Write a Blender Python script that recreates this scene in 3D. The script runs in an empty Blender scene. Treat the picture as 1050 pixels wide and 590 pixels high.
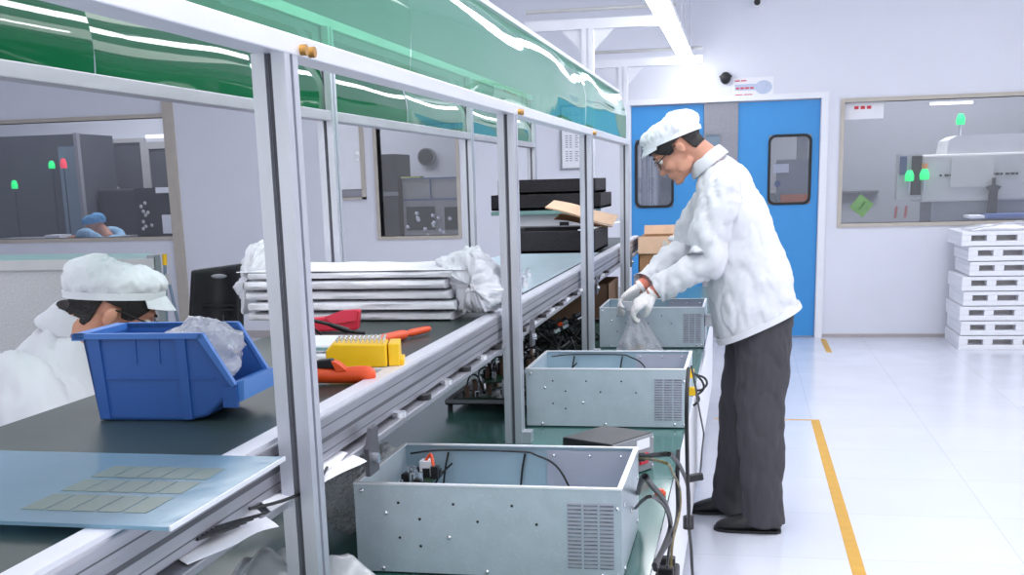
import bpy, bmesh, math, random
import numpy as np
from mathutils import Vector, Matrix, noise
random.seed(7)
S = bpy.context.scene
COL = S.collection
PI = math.pi
V = Vector

# ------------------------------------------------------------------ camera numbers (1050 x 590)
F_PX, PITCH, YAW, ROLL, PPX, PPY, CAM_H = 1186.8, .218, -.205, .028, 518.5, 450.5, 1.38
_cy, _sy, _cp, _sp = math.cos(YAW), math.sin(YAW), math.cos(PITCH), math.sin(PITCH)
_f = V((_sy*_cp, _cy*_cp, -_sp)); _r0 = V((_cy, -_sy, 0)); _d0 = _f.cross(_r0)
_rt = math.cos(ROLL)*_r0 + math.sin(ROLL)*_d0
_dn = -math.sin(ROLL)*_r0 + math.cos(ROLL)*_d0
def _ray(u, v): return _rt*((u-PPX)/F_PX) + _dn*((v-PPY)/F_PX) + _f
def onx(u, v, x):
    d = _ray(u, v); return V((0, 0, CAM_H)) + d*(x/d.x)
def ony(u, v, y):
    d = _ray(u, v); return V((0, 0, CAM_H)) + d*(y/d.y)
def onz(u, v, z):
    d = _ray(u, v); return V((0, 0, CAM_H)) + d*((z-CAM_H)/d.z)

# ------------------------------------------------------------------ materials
def lin(c):
    return tuple(((x/255)/12.92 if x/255 <= .04045 else ((x/255+.055)/1.055)**2.4) for x in c) + (1,)
MATS = {}
def mat(name, col, rough=.5, metal=0, var=.06, scale=12, bump=0, bscale=40, spec=.5, coat=0, sss=0, stretch=None, emit=0, speck=None):
    m = bpy.data.materials.new(name); m.use_nodes = True
    nt = m.node_tree; N = nt.nodes; L = nt.links; b = N['Principled BSDF']
    b.inputs['Roughness'].default_value = rough; b.inputs['Metallic'].default_value = metal
    b.inputs['Specular IOR Level'].default_value = spec
    b.inputs['Coat Weight'].default_value = coat
    if sss:
        b.inputs['Subsurface Weight'].default_value = sss
        b.inputs['Subsurface Radius'].default_value = (.01, .004, .002)
    tc = N.new('ShaderNodeTexCoord'); src = tc.outputs['Object']
    if stretch:
        mp = N.new('ShaderNodeMapping'); mp.inputs['Scale'].default_value = stretch
        L.new(src, mp.inputs['Vector']); src = mp.outputs['Vector']
    c = lin(col)
    if var:
        nz = N.new('ShaderNodeTexNoise'); nz.inputs['Scale'].default_value = scale; nz.inputs['Detail'].default_value = 5
        L.new(src, nz.inputs['Vector'])
        rp = N.new('ShaderNodeValToRGB')
        rp.color_ramp.elements[0].position = .3; rp.color_ramp.elements[1].position = .7
        rp.color_ramp.elements[0].color = tuple(x*(1-var) for x in c[:3]) + (1,)
        rp.color_ramp.elements[1].color = tuple(min(1, x*(1+var)) for x in c[:3]) + (1,)
        L.new(nz.outputs['Fac'], rp.inputs['Fac']); out = rp.outputs['Color']
        if speck:
            n2 = N.new('ShaderNodeTexNoise'); n2.inputs['Scale'].default_value = speck[0]; n2.inputs['Detail'].default_value = 1
            L.new(src, n2.inputs['Vector'])
            r2 = N.new('ShaderNodeValToRGB'); r2.color_ramp.elements[0].position = speck[1]; r2.color_ramp.elements[1].position = speck[1]+.06
            L.new(n2.outputs['Fac'], r2.inputs['Fac'])
            mx = N.new('ShaderNodeMixRGB'); L.new(r2.outputs['Color'], mx.inputs[0]); L.new(out, mx.inputs[1]); mx.inputs[2].default_value = lin(speck[2])
            out = mx.outputs['Color']
        L.new(out, b.inputs['Base Color'])
    else:
        b.inputs['Base Color'].default_value = c
    if bump:
        bz = N.new('ShaderNodeTexNoise'); bz.inputs['Scale'].default_value = bscale; bz.inputs['Detail'].default_value = 4
        L.new(src, bz.inputs['Vector'])
        bp = N.new('ShaderNodeBump'); bp.inputs['Strength'].default_value = bump; bp.inputs['Distance'].default_value = .01
        L.new(bz.outputs['Fac'], bp.inputs['Height']); L.new(bp.outputs['Normal'], b.inputs['Normal'])
    if emit:
        b.inputs['Emission Color'].default_value = c; b.inputs['Emission Strength'].default_value = emit
    MATS[name] = m
    return m
def film(name, tint, body, bodyfac, gloss_rough=.05, bump=.0, bscale=6, glossmax=.5, gl=1.0):
    """thin see-through sheet: tinted transparency + some translucent body + surface gloss"""
    m = bpy.data.materials.new(name); m.use_nodes = True
    nt = m.node_tree; N = nt.nodes; L = nt.links
    for n in list(N):
        if n.type != 'OUTPUT_MATERIAL': N.remove(n)
    out = [n for n in N if n.type == 'OUTPUT_MATERIAL'][0]
    tr = N.new('ShaderNodeBsdfTransparent'); tr.inputs['Color'].default_value = lin(tint)
    di = N.new('ShaderNodeBsdfDiffuse'); di.inputs['Color'].default_value = lin(body)
    tl = N.new('ShaderNodeBsdfTranslucent'); tl.inputs['Color'].default_value = lin(body)
    m1 = N.new('ShaderNodeMixShader'); m1.inputs[0].default_value = .5
    L.new(di.outputs[0], m1.inputs[1]); L.new(tl.outputs[0], m1.inputs[2])
    m2 = N.new('ShaderNodeMixShader'); m2.inputs[0].default_value = bodyfac
    L.new(tr.outputs[0], m2.inputs[1]); L.new(m1.outputs[0], m2.inputs[2])
    gs = N.new('ShaderNodeBsdfGlossy'); gs.inputs['Roughness'].default_value = gloss_rough
    gs.inputs['Color'].default_value = (gl, gl, gl, 1)
    fr = N.new('ShaderNodeFresnel'); fr.inputs['IOR'].default_value = 1.5
    mn = N.new('ShaderNodeMath'); mn.operation = 'MINIMUM'; mn.inputs[1].default_value = glossmax
    L.new(fr.outputs[0], mn.inputs[0])
    m3 = N.new('ShaderNodeMixShader'); L.new(mn.outputs[0], m3.inputs[0])
    L.new(m2.outputs[0], m3.inputs[1]); L.new(gs.outputs[0], m3.inputs[2])
    if bump:
        tc = N.new('ShaderNodeTexCoord'); nz = N.new('ShaderNodeTexNoise'); nz.inputs['Scale'].default_value = bscale
        nz.inputs['Detail'].default_value = 3
        L.new(tc.outputs['Object'], nz.inputs['Vector'])
        bp = N.new('ShaderNodeBump'); bp.inputs['Strength'].default_value = bump; bp.inputs['Distance'].default_value = .02
        L.new(nz.outputs['Fac'], bp.inputs['Height'])
        for n in (di, tl, gs, fr): L.new(bp.outputs['Normal'], n.inputs['Normal'])
    L.new(m3.outputs[0], out.inputs['Surface'])
    MATS[name] = m
    return m
def emitter(name, col, strength):
    m = bpy.data.materials.new(name); m.use_nodes = True
    nt = m.node_tree; N = nt.nodes
    b = N['Principled BSDF']; b.inputs['Base Color'].default_value = lin(col)
    b.inputs['Emission Color'].default_value = lin(col); b.inputs['Emission Strength'].default_value = strength
    MATS[name] = m; return m

wall_m = mat('wall_panel', (224, 226, 236), .45, var=.015, scale=3)
floor_m = None
alu = mat('aluminium', (205, 207, 216), .38, .75, var=.07, scale=5, stretch=(6, 6, 1))
alu_white = mat('aluminium_light', (225, 226, 234), .4, .35, var=.03)
alu_mid = mat('aluminium_grey', (172, 170, 178), .45, .4, var=.08, scale=5, stretch=(6, 1, 6))
alu_dark = mat('aluminium_slot', (95, 95, 102), .5, .5, var=.1)
alu_rail = mat('aluminium_rail', (168, 168, 176), .36, .75, var=.16, scale=4, stretch=(8, 1, 12))
white_paint = mat('white_paint', (236, 237, 243), .45, var=.015)
galv = mat('galvanised_steel', (190, 203, 212), .42, .35, var=.05, scale=26, speck=(420, .66, (212, 220, 228)))
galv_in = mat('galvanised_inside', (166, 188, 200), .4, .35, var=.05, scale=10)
galv_light = mat('steel_plate_light', (186, 186, 200), .45, .4, var=.03)
bright = mat('bright_edge', (238, 240, 246), .3, .4, var=.02)
bench_m = mat('green_esd_mat', (66, 112, 106), .16, 0, var=.08, scale=3, spec=.6)
belt_m = mat('dark_green_belt', (46, 60, 57), .36, 0, var=.12, scale=5, spec=.45)
blue_pl = mat('blue_plastic', (40, 86, 158), .42, var=.04, scale=5)
blue_door = mat('blue_door_paint', (58, 146, 212), .42, var=.02, scale=2)
grey_panel = mat('grey_panel', (148, 148, 156), .6, var=.06, scale=60)
black_rub = mat('black_rubber', (22, 23, 26), .5, var=.1)
black_pl = mat('black_plastic', (30, 30, 34), .45, var=.1, scale=20)
foam_m = mat('black_foam', (38, 35, 40), .85, var=.15, scale=60, bump=.3, bscale=120)
tan_fr = mat('tan_frame', (190, 182, 172), .5, var=.04)
orange = mat('orange_plastic', (236, 84, 34), .38, var=.04)
red_pl = mat('red_plastic', (206, 38, 62), .4, var=.06)
yellow_pl = mat('yellow_plastic', (250, 200, 20), .42, var=.04)
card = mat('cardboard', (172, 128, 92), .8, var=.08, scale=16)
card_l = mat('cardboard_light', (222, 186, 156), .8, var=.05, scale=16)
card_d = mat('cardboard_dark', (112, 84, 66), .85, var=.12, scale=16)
paper = mat('white_paper', (238, 238, 244), .7, var=.02)
pe_white = mat('white_poly_bag', (228, 229, 235), .4, var=.04, scale=10, bump=.7, bscale=24, sss=0)
coat_m = mat('white_cotton_coat', (219, 220, 226), .8, var=.03, scale=8, bump=.5, bscale=12)
cap_m = mat('white_cap_cloth', (228, 230, 235), .8, var=.03, scale=14, bump=.4, bscale=30)
glove_m = mat('white_glove', (240, 236, 236), .75, var=.04, scale=60, bump=.3, bscale=160)
trouser_m = mat('charcoal_trousers', (66, 65, 70), .85, var=.1, scale=7, stretch=(6, 6, 1.2), bump=.25, bscale=9)
shoe_m = mat('black_shoe', (28, 27, 30), .45, var=.1)
skin_m = mat('skin', (206, 148, 124), .5, var=.1, scale=18, sss=.12)
skin_red = mat('skin_flushed', (222, 132, 110), .5, var=.1, scale=18, sss=.1)
hair_m = mat('black_hair', (26, 22, 22), .55, var=.3, scale=60, stretch=(1, 6, 1), bump=.6, bscale=90)
eye_w = mat('eye_white', (232, 228, 224), .3, var=0)
eye_d = mat('eye_iris', (30, 20, 16), .2, var=0)
tape_y = mat('yellow_tape', (214, 164, 62), .5, var=.06, scale=18)
teal_top = mat('teal_bench_top', (120, 158, 156), .35, var=.05)
mesh_pan = mat('speckled_grey_panel', (186, 186, 188), .7, var=.12, scale=150)
copper = mat('brass_bolt', (200, 150, 80), .35, .8, var=.1)
steel_b = mat('bolt_steel', (222, 224, 230), .25, .9, var=.05)
pcb = mat('circuit_board', (34, 62, 48), .4, var=.15, scale=60)
dark_mach = mat('dark_machine', (48, 49, 55), .5, var=.15, scale=4)
grey_mach = mat('pale_machine', (190, 190, 190), .5, var=.04)
grey_mach2 = mat('grey_machine', (140, 143, 150), .5, var=.05)
room_grey = mat('inner_room_wall', (150, 152, 160), .8, var=.03)
room_dark = mat('inner_room_dark', (84, 86, 94), .8, var=.1, scale=3)
bluegrey = mat('blue_grey_panel', (120, 140, 156), .5, var=.05)
cap_blue = mat('blue_cap_cloth', (94, 160, 208), .8, var=.05, scale=20)
coat_blue = mat('pale_blue_coat', (150, 190, 222), .8, var=.05, scale=10)
pale_skin = skin_m
green_lamp = emitter('green_signal', (20, 226, 120), 1.25)
red_lamp = emitter('red_signal', (240, 70, 90), .8)
green_sign = mat('green_sign', (120, 160, 104), .6, var=.1, scale=30)
tube_glow = emitter('tube_light', (250, 252, 255), 14)
film_front = film('green_film_front', (118, 206, 160), (96, 190, 146), .38, .03, .03, 4, .65)
film_back = film('green_film_back', (24, 136, 78), (18, 112, 66), .35, .03, .03, 4, .6)
film_thin = film('green_film_single', (110, 180, 140), (90, 160, 120), .25, .03, .03, 4, .5)
glass_m = film('window_glass', (236, 238, 242), (170, 172, 180), .05, .02, 0, 1, .22)
glass_dark = film('tinted_glass', (170, 174, 182), (90, 92, 98), .12, .02, 0, 1, .25)
acryl = film('blue_acrylic', (160, 190, 204), (172, 206, 224), .72, .12, .04, 12, .45)
poly = film('clear_poly', (240, 242, 248), (236, 238, 246), .50, .10, .9, 30, .7)
poly_w = film('milky_poly', (240, 241, 246), (248, 248, 252), .70, .15, .35, 16, .6)
bubble_m = film('bubble_wrap', (225, 228, 232), (236, 238, 242), .92, .2, 1.0, 120, .6)

# ------------------------------------------------------------------ mesh builder
class MB:
    def __init__(s): s.v = []; s.f = []
    def add(s, vs, fs, M=None):
        n = len(s.v)
        s.v += [tuple(M @ V(p)) if M is not None else tuple(p) for p in vs]
        s.f += [tuple(i+n for i in f) for f in fs]
        return s
    def box(s, x0, x1, y0, y1, z0, z1, M=None):
        if x0 > x1: x0, x1 = x1, x0
        if y0 > y1: y0, y1 = y1, y0
        if z0 > z1: z0, z1 = z1, z0
        vs = [(x0,y0,z0),(x1,y0,z0),(x1,y1,z0),(x0,y1,z0),(x0,y0,z1),(x1,y0,z1),(x1,y1,z1),(x0,y1,z1)]
        return s.add(vs, [(0,3,2,1),(4,5,6,7),(0,1,5,4),(1,2,6,5),(2,3,7,6),(3,0,4,7)], M)
    def cyl(s, p0, p1, r0, r1=None, n=14, M=None):
        r1 = r0 if r1 is None else r1
        p0 = V(p0); p1 = V(p1); t = (p1-p0).normalized()
        a = t.orthogonal().normalized(); b = t.cross(a)
        vs = []
        for p, r in ((p0, r0), (p1, r1)):
            for i in range(n):
                q = 2*PI*i/n; vs.append(p + a*(r*math.cos(q)) + b*(r*math.sin(q)))
        fs = [(i, (i+1) % n, n+(i+1) % n, n+i) for i in range(n)]
        fs += [tuple(range(n-1, -1, -1)), tuple(range(n, 2*n))]
        return s.add(vs, fs, M)
    def rings(s, rs, M=None, cap=True):
        n = len(rs[0]); vs = [p for r in rs for p in r]; fs = []
        for k in range(len(rs)-1):
            for i in range(n):
                fs.append((k*n+i, k*n+(i+1) % n, (k+1)*n+(i+1) % n, (k+1)*n+i))
        if cap:
            fs.append(tuple(range(n-1, -1, -1))); fs.append(tuple(range((len(rs)-1)*n, len(rs)*n)))
        return s.add(vs, fs, M)
    def limb(s, pts, n=16, sub=4, M=None):
        """pts: (x, y, z, r) - smooth tapering tube"""
        P = spline(pts, sub); C = [V(p[:3]) for p in P]; rs = []
        a = None
        for i, c in enumerate(C):
            t = (C[min(i+1, len(C)-1)] - C[max(i-1, 0)]).normalized()
            if a is None: a = t.orthogonal().normalized()
            a = (a - t*a.dot(t)).normalized(); b = t.cross(a)
            rs.append([c + a*(P[i][3]*math.cos(2*PI*k/n)) + b*(P[i][3]*math.sin(2*PI*k/n)) for k in range(n)])
        return s.rings(rs, M)
    def tube(s, pts, r, n=8, sub=6, M=None):
        return s.limb([tuple(p)[:3] + (r,) for p in pts], n, sub, M)
    def ell(s, c, rad, R=None, nu=20, nv=12, M=None):
        vs = []; fs = []
        Rm = R if R is not None else Matrix.Identity(3)
        for j in range(1, nv):
            th = PI*j/nv
            for i in range(nu):
                q = 2*PI*i/nu
                vs.append(V(c) + Rm @ V((rad[0]*math.sin(th)*math.cos(q), rad[1]*math.sin(th)*math.sin(q), rad[2]*math.cos(th))))
        for j in range(nv-2):
            for i in range(nu):
                fs.append((j*nu+i, (j+1)*nu+i, (j+1)*nu+(i+1) % nu, j*nu+(i+1) % nu))
        t = len(vs); vs.append(V(c) + Rm @ V((0, 0, rad[2]))); bt = len(vs); vs.append(V(c) + Rm @ V((0, 0, -rad[2])))
        for i in range(nu):
            fs.append((t, i, (i+1) % nu)); fs.append((bt, (nv-2)*nu+(i+1) % nu, (nv-2)*nu+i))
        return s.add(vs, fs, M)
    def prism(s, poly, axis, a, b, M=None):
        """extrude a 2D polygon along an axis: 'x' -> poly in (y,z), 'y' -> (x,z), 'z' -> (x,y)"""
        def mk(p, t): return {'x': (t, p[0], p[1]), 'y': (p[0], t, p[1]), 'z': (p[0], p[1], t)}[axis]
        n = len(poly); vs = [mk(p, a) for p in poly] + [mk(p, b) for p in poly]
        fs = [(i, (i+1) % n, n+(i+1) % n, n+i) for i in range(n)] + [tuple(range(n-1, -1, -1)), tuple(range(n, 2*n))]
        return s.add(vs, fs, M)
    def grid(s, fn, nu, nv, M=None):
        vs = [fn(i/nu, j/nv) for j in range(nv+1) for i in range(nu+1)]
        fs = [(j*(nu+1)+i, j*(nu+1)+i+1, (j+1)*(nu+1)+i+1, (j+1)*(nu+1)+i) for j in range(nv) for i in range(nu)]
        return s.add(vs, fs, M)
def spline(pts, sub):
    if len(pts) < 3 or sub < 2: 
        return [tuple(p) for p in pts]
    A = np.array([tuple(p) for p in pts], float); out = []
    n = len(A)
    for i in range(n-1):
        p0, p1, p2, p3 = A[max(i-1, 0)], A[i], A[i+1], A[min(i+2, n-1)]
        for k in range(sub):
            t = k/sub
            out.append(tuple(.5*((2*p1)+(-p0+p2)*t+(2*p0-5*p1+4*p2-p3)*t*t+(-p0+3*p1-3*p2+p3)*t**3)))
    out.append(tuple(A[-1])); return out
ORG = {}
def obj(name, mb, m, parent=None, smooth=False, bevel=0, remesh=0, relax=0, wr=None, sub=0, solid=0, cleanup=True):
    """one mesh object; wr = (amplitude, scale, seed) wrinkles"""
    me = bpy.data.meshes.new(name)
    vs = [V(p) for p in mb.v]
    if parent is not None: org = ORG[parent.name]
    else:
        A = np.array([tuple(p) for p in vs]); lo, hi = A.min(0), A.max(0)
        org = V(((lo[0]+hi[0])/2, (lo[1]+hi[1])/2, lo[2]))
    me.from_pydata([tuple(p-org) for p in vs], [], mb.f)
    bm = bmesh.new(); bm.from_mesh(me)
    bmesh.ops.recalc_face_normals(bm, faces=bm.faces); bm.to_mesh(me); bm.free()
    o = bpy.data.objects.new(name, me); COL.objects.link(o)
    def bake():
        bpy.context.view_layer.update()
        dg = bpy.context.evaluated_depsgraph_get()
        nm = bpy.data.meshes.new_from_object(o.evaluated_get(dg)); o.modifiers.clear(); old = o.data; o.data = nm; bpy.data.meshes.remove(old); nm.name = name
    if remesh:
        k = o.modifiers.new('r', 'REMESH'); k.mode = 'VOXEL'; k.voxel_size = remesh
        if relax:
            k = o.modifiers.new('s', 'SMOOTH'); k.iterations = relax; k.factor = .5
        bake(); smooth = True
    if sub:
        k = o.modifiers.new('s', 'SUBSURF'); k.levels = sub; k.render_levels = sub; bake(); smooth = True
    if wr:
        me = o.data; amp, sc, sd = wr
        off = V((sd*3.1, sd*1.7, sd*.9))
        ns = [v.normal.copy() for v in me.vertices]
        for v, nn in zip(me.vertices, ns):
            q = (v.co + org)*sc + off
            h = .7*noise.noise(q) + .4*noise.noise(q*2.1) - .5*abs(noise.noise(q*1.3+V((7, 3, 1))))
            q2 = V((q.x*1.5, q.y*1.1, q.z*.75+q.x*.6)); h -= .75*(1-min(1, abs(noise.noise(q2)*3.2)))**2 + .3*(1-min(1, abs(noise.noise(q2*2.3)*3)))**2
            v.co += nn*(amp*h)
    if solid:
        k = o.modifiers.new('t', 'SOLIDIFY'); k.thickness = solid; k.offset = 0; bake()
    if bevel:
        k = o.modifiers.new('b', 'BEVEL'); k.width = bevel; k.segments = 2; k.limit_method = 'ANGLE'; bake()
    me = o.data
    me.materials.clear(); me.materials.append(m)
    for p in me.polygons: p.use_smooth = bool(smooth)
    if smooth and not remesh and not sub and not wr:
        try: me.set_sharp_from_angle(angle=math.radians(50))
        except Exception: pass
    if parent is not None:
        o.parent = parent; ORG[o.name] = org.copy()
    else:
        o.location = org; ORG[o.name] = org.copy()
    return o
def tag(o, label, cat, group=None):
    o['label'] = label; o['category'] = cat
    if group: o['group'] = group
    return o
def thing(name, label, cat, loc, group=None):
    o = bpy.data.objects.new(name, None); COL.objects.link(o); o.location = loc; o.empty_display_size = .05
    ORG[o.name] = V(loc); return tag(o, label, cat, group)
def struct(name, mb, m, parent=None, **k):
    o = obj(name, mb, m, parent, **k)
    if parent is None: o['kind'] = 'structure'
    return o
def dup(root, off, label=None, group=None, rz=0):
    def cp(o, par):
        c = o.copy(); COL.objects.link(c); c.parent = par
        for ch in list(o.children): cp(ch, c)
        return c
    r = cp(root, None); r.location = root.location + V(off); r.rotation_euler.z += rz
    if label: r['label'] = label
    if group: r['group'] = group
    return r
def rounded(x0, x1, z0, z1, r, n=5):
    out = []
    for cx, cz, a0 in ((x1-r, z0+r, -90), (x1-r, z1-r, 0), (x0+r, z1-r, 90), (x0+r, z0+r, 180)):
        for k in range(n+1):
            a = math.radians(a0+90*k/n); out.append((cx+r*math.cos(a), cz+r*math.sin(a)))
    return out
def ring_frame(mb, outer, inner, y0, y1):
    """a frame: polygon ring between two equal-length outlines in (x,z), from y0 to y1"""
    n = len(outer)
    vs = [(p[0], y0, p[1]) for p in outer] + [(p[0], y0, p[1]) for p in inner] + [(p[0], y1, p[1]) for p in outer] + [(p[0], y1, p[1]) for p in inner]
    fs = []
    for i in range(n):
        j = (i+1) % n
        fs += [(i, j, n+j, n+i), (2*n+i, 3*n+i, 3*n+j, 2*n+j), (i, 2*n+i, 2*n+j, j), (n+i, n+j, 3*n+j, 3*n+i)]
    return mb.add(vs, fs)
def rect(x0, x1, z0, z1): return [(x0, z0), (x1, z0), (x1, z1), (x0, z1)]

# ================================================================== THE ROOM
WY = 10.3
def floor_material():
    m = bpy.data.materials.new('white_epoxy_floor'); m.use_nodes = True
    nt = m.node_tree; N = nt.nodes; L = nt.links; b = N['Principled BSDF']
    tc = N.new('ShaderNodeTexCoord')
    br = N.new('ShaderNodeTexBrick'); br.offset = 0; br.inputs['Scale'].default_value = 1
    br.inputs['Brick Width'].default_value = .6; br.inputs['Row Height'].default_value = .6
    br.inputs['Mortar Size'].default_value = .003
    br.inputs['Color1'].default_value = lin((222, 225, 236)); br.inputs['Color2'].default_value = lin((218, 222, 234))
    br.inputs['Mortar'].default_value = lin((206, 210, 221))
    L.new(tc.outputs['Object'], br.inputs['Vector']); L.new(br.outputs['Color'], b.inputs['Base Color'])
    nz = N.new('ShaderNodeTexNoise'); nz.inputs['Scale'].default_value = 3.5; nz.inputs['Detail'].default_value = 5
    L.new(tc.outputs['Object'], nz.inputs['Vector'])
    mr = N.new('ShaderNodeMapRange'); mr.inputs['To Min'].default_value = .1; mr.inputs['To Max'].default_value = .3
    L.new(nz.outputs['Fac'], mr.inputs['Value']); L.new(mr.outputs[0], b.inputs['Roughness'])
    b.inputs['Specular IOR Level'].default_value = .6
    return m
floor_m = floor_material()
struct('floor', MB().box(-9, 5, -2, 14, -.1, 0), floor_m)
struct('ceiling', MB().box(-9, 5, -2, 14, 3.4, 3.5), wall_m)
# far wall with its openings
w = MB()
T = .12
XW = [(-9, 5)]
ops = [(-7.6, -5.3, .97, 2.06), (-3.25, -2.52, .93, 1.91), (-.965, .609, 0, 1.992), (.80, 2.95, .965, 1.95)]
x = -9
for a, b, z0, z1 in ops:
    w.box(x, a, WY, WY+T, 0, 3.4)
    if z0 > 0: w.box(a, b, WY, WY+T, 0, z0)
    w.box(a, b, WY, WY+T, z1, 3.4); x = b
w.box(x, 5, WY, WY+T, 0, 3.4)
struct('wall_far', w, wall_m)
def window(n, x0, x1, z0, z1, fr, m=tan_fr, g=glass_m):
    f = MB(); ring_frame(f, rect(x0-fr, x1+fr, z0-fr, z1+fr), rect(x0, x1, z0, z1), WY-.018, WY+T)
    o = struct('window_%d' % n, f, m)
    obj('pane', MB().box(x0, x1, WY+.05, WY+.056, z0, z1), g, o)
    return o
window(1, .80, 2.95, .965, 1.95, .032)
window(2, -7.6, -5.3, .97, 2.06, .035)
window(3, -3.25, -2.52, .93, 1.91, .03)
# vertical tan joint beside the left window, baseboard, trims
struct('trim_1', MB().box(-5.30, -5.20, WY-.03, WY+.01, .05, 2.3), tan_fr)
bb = MB().box(-9, -1.02, WY-.012, WY, 0, .07); bb.box(.665, 5, WY-.012, WY, 0, .03)
struct('baseboard_far', bb, mat('baseboard_grey', (176, 170, 170), .5, var=.05))
tr = MB()
tr.box(-1.03, .672, WY-.035, WY+.02, 1.995, 2.04)
tr.box(.615, .672, WY-.03, WY+.02, 0, 1.995); tr.box(-1.03, -.972, WY-.03, WY+.02, 0, 1.995)
struct('trim_2', tr, white_paint)
def door_leaf(n, x0, x1, wx0, wx1):
    z0, z1 = 1.136, 1.708
    d = MB(); y0, y1 = WY+.02, WY+.07
    d.box(x0, wx0, y0, y1, .01, 1.985); d.box(wx1, x1, y0, y1, .01, 1.985)
    d.box(wx0, wx1, y0, y1, .01, z0); d.box(wx0, wx1, y0, y1, z1, 1.985)
    o = struct('door_%d' % n, d, blue_door)
    f = MB(); ring_frame(f, rounded(wx0-.005, wx1+.005, z0-.005, z1+.005, .06), rounded(wx0+.016, wx1-.016, z0+.016, z1-.016, .045), y0-.012, y1+.01)
    obj('window_gasket', f, black_rub, o)
    obj('pane', MB().box(wx0, wx1, y0+.02, y0+.026, z0, z1), glass_m, o)
    return o
d1 = door_leaf(1, -.062, .607, .195, .543)
d2 = door_leaf(2, -.963, -.35, -.93, -.605)
struct('trim_3', MB().box(-.345, -.068, WY-.005, WY+.07, .0, 1.99), grey_panel)
# rooms behind the far wall
struct('wall_inner_right', MB().box(-2.3, 5, 13.4, 13.5, 0, 3.4), room_grey)
struct('wall_inner_left', MB().box(-9, -2.3, 13.0, 13.1, 0, 3.4), wall_m)
struct('wall_inner_dividing', MB().box(-2.3, -2.2, 10.43, 13.4, 0, 3.4), room_grey)
struct('wall_left', MB().box(-9.1, -9, -2, 14, 0, 3.5), wall_m)

# floor tapes
t = MB()
p0, p1 = onz(835.5, 430.5, 0), onz(880, 590, 0)
xm = .412
tag(obj('floor_tape', MB().box(xm-.018, xm+.03, 1.5, 6.74, 0, .0015), tape_y), 'long yellow tape line running along the white floor beside the standing worker', 'floor tape')
tag(obj('floor_tape', MB().box(-.15, xm-.02, 6.72, 6.742, 0, .0014), tape_y), 'thin faded yellow tape line crossing the floor behind the standing worker', 'floor tape')
tag(obj('floor_tape', MB().box(.655, .70, 9.4, 10.18, 0, .0014), tape_y), 'short yellow tape mark on the floor near the far wall by the blue door', 'floor tape')

# wall fittings
def text(name, s, size, loc, m, parent, rot=(PI/2, 0, 0), align='CENTER'):
    cu = bpy.data.curves.new(name, 'FONT'); cu.body = s; cu.size = size; cu.align_x = align; cu.align_y = 'CENTER'; cu.extrude = .0005
    tmp = bpy.data.objects.new('tmp', cu); COL.objects.link(tmp); bpy.context.view_layer.update()
    me = bpy.data.meshes.new_from_object(tmp.evaluated_get(bpy.context.evaluated_depsgraph_get()))
    bpy.data.objects.remove(tmp)
    M = Matrix.Translation(V(loc)-ORG[parent.name]) @ Matrix.Rotation(rot[2], 4, 'Z') @ Matrix.Rotation(rot[0], 4, 'X')
    me.transform(M); me.materials.clear(); me.materials.append(m)
    o = bpy.data.objects.new(name, me); COL.objects.link(o); o.parent = parent; ORG[o.name] = ORG[parent.name].copy()
    return o
red_ink = mat('red_ink', (206, 60, 70), .6, var=0); grey_ink = mat('grey_ink', (120, 126, 140), .6, var=0); blue_ink = mat('pale_blue_print', (190, 200, 222), .6, var=.05)
sg = thing('wall_sign', 'white sign with faded red lines of print above the blue doors', 'sign', (.05, WY-.01, 2.02))
obj('sign_board', MB().box(-.112, .22, WY-.008, WY, 2.025, 2.182), paper, sg)
b_ = MB(); b_.ell((.14, WY-.009, 2.10), (.07, .002, .055)); b_.box(-.095, .12, WY-.0105, WY-.008, 2.08, 2.13)
obj('printed_emblem', b_, blue_ink, sg)
b_ = MB()
for k, (xa, xb, zz, hh) in enumerate(((-.095, -.055, 2.158, .01), (-.045, .0, 2.158, .01), (-.085, -.06, 2.098, .014), (-.05, -.02, 2.098, .014), (-.012, .02, 2.098, .014), (.03, .06, 2.098, .014), (-.09, -.03, 2.045, .007), (-.02, .05, 2.045, .007))):
    b_.box(xa, xb, WY-.0125, WY-.0105, zz-hh/2, zz+hh/2)
obj('print_lines', b_, red_ink, sg)
cm = thing('dome_camera', 'small black dome camera on the wall beside the faded sign', 'camera', (-.172, WY, 2.15))
b_ = MB(); b_.ell((-.172, WY-.03, 2.185), (.045, .045, .05)); obj('dome', b_, black_pl, cm, smooth=True)
obj('mount', MB().cyl((-.172, WY-.03, 2.188), (-.172, WY-.03, 2.205), .052), black_pl, cm)
cm = thing('bullet_camera', 'small dark bullet camera high on the far wall above the right-hand door', 'camera', (.08, WY, 2.74))
obj('housing', MB().cyl((.08, WY-.02, 2.765), (.075, WY-.16, 2.755), .033), white_paint, cm, smooth=True)
obj('lens', MB().cyl((.075, WY-.158, 2.755), (.0745, WY-.168, 2.754), .026), black_pl, cm)
obj('bracket', MB().cyl((.08, WY, 2.80), (.08, WY-.03, 2.77), .012), white_paint, cm)
bx = thing('wall_panel_display', 'small dark framed panel on the grey strip between the blue doors', 'panel', (-.27, WY, 1.61))
b_ = MB(); ring_frame(b_, rect(-.34, -.205, 1.60, 1.74), rect(-.33, -.217, 1.612, 1.728), WY-.02, WY-.004); obj('frame', b_, grey_mach2, bx)
obj('screen', MB().box(-.33, -.217, WY-.012, WY-.006, 1.612, 1.728), bluegrey, bx)
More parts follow.
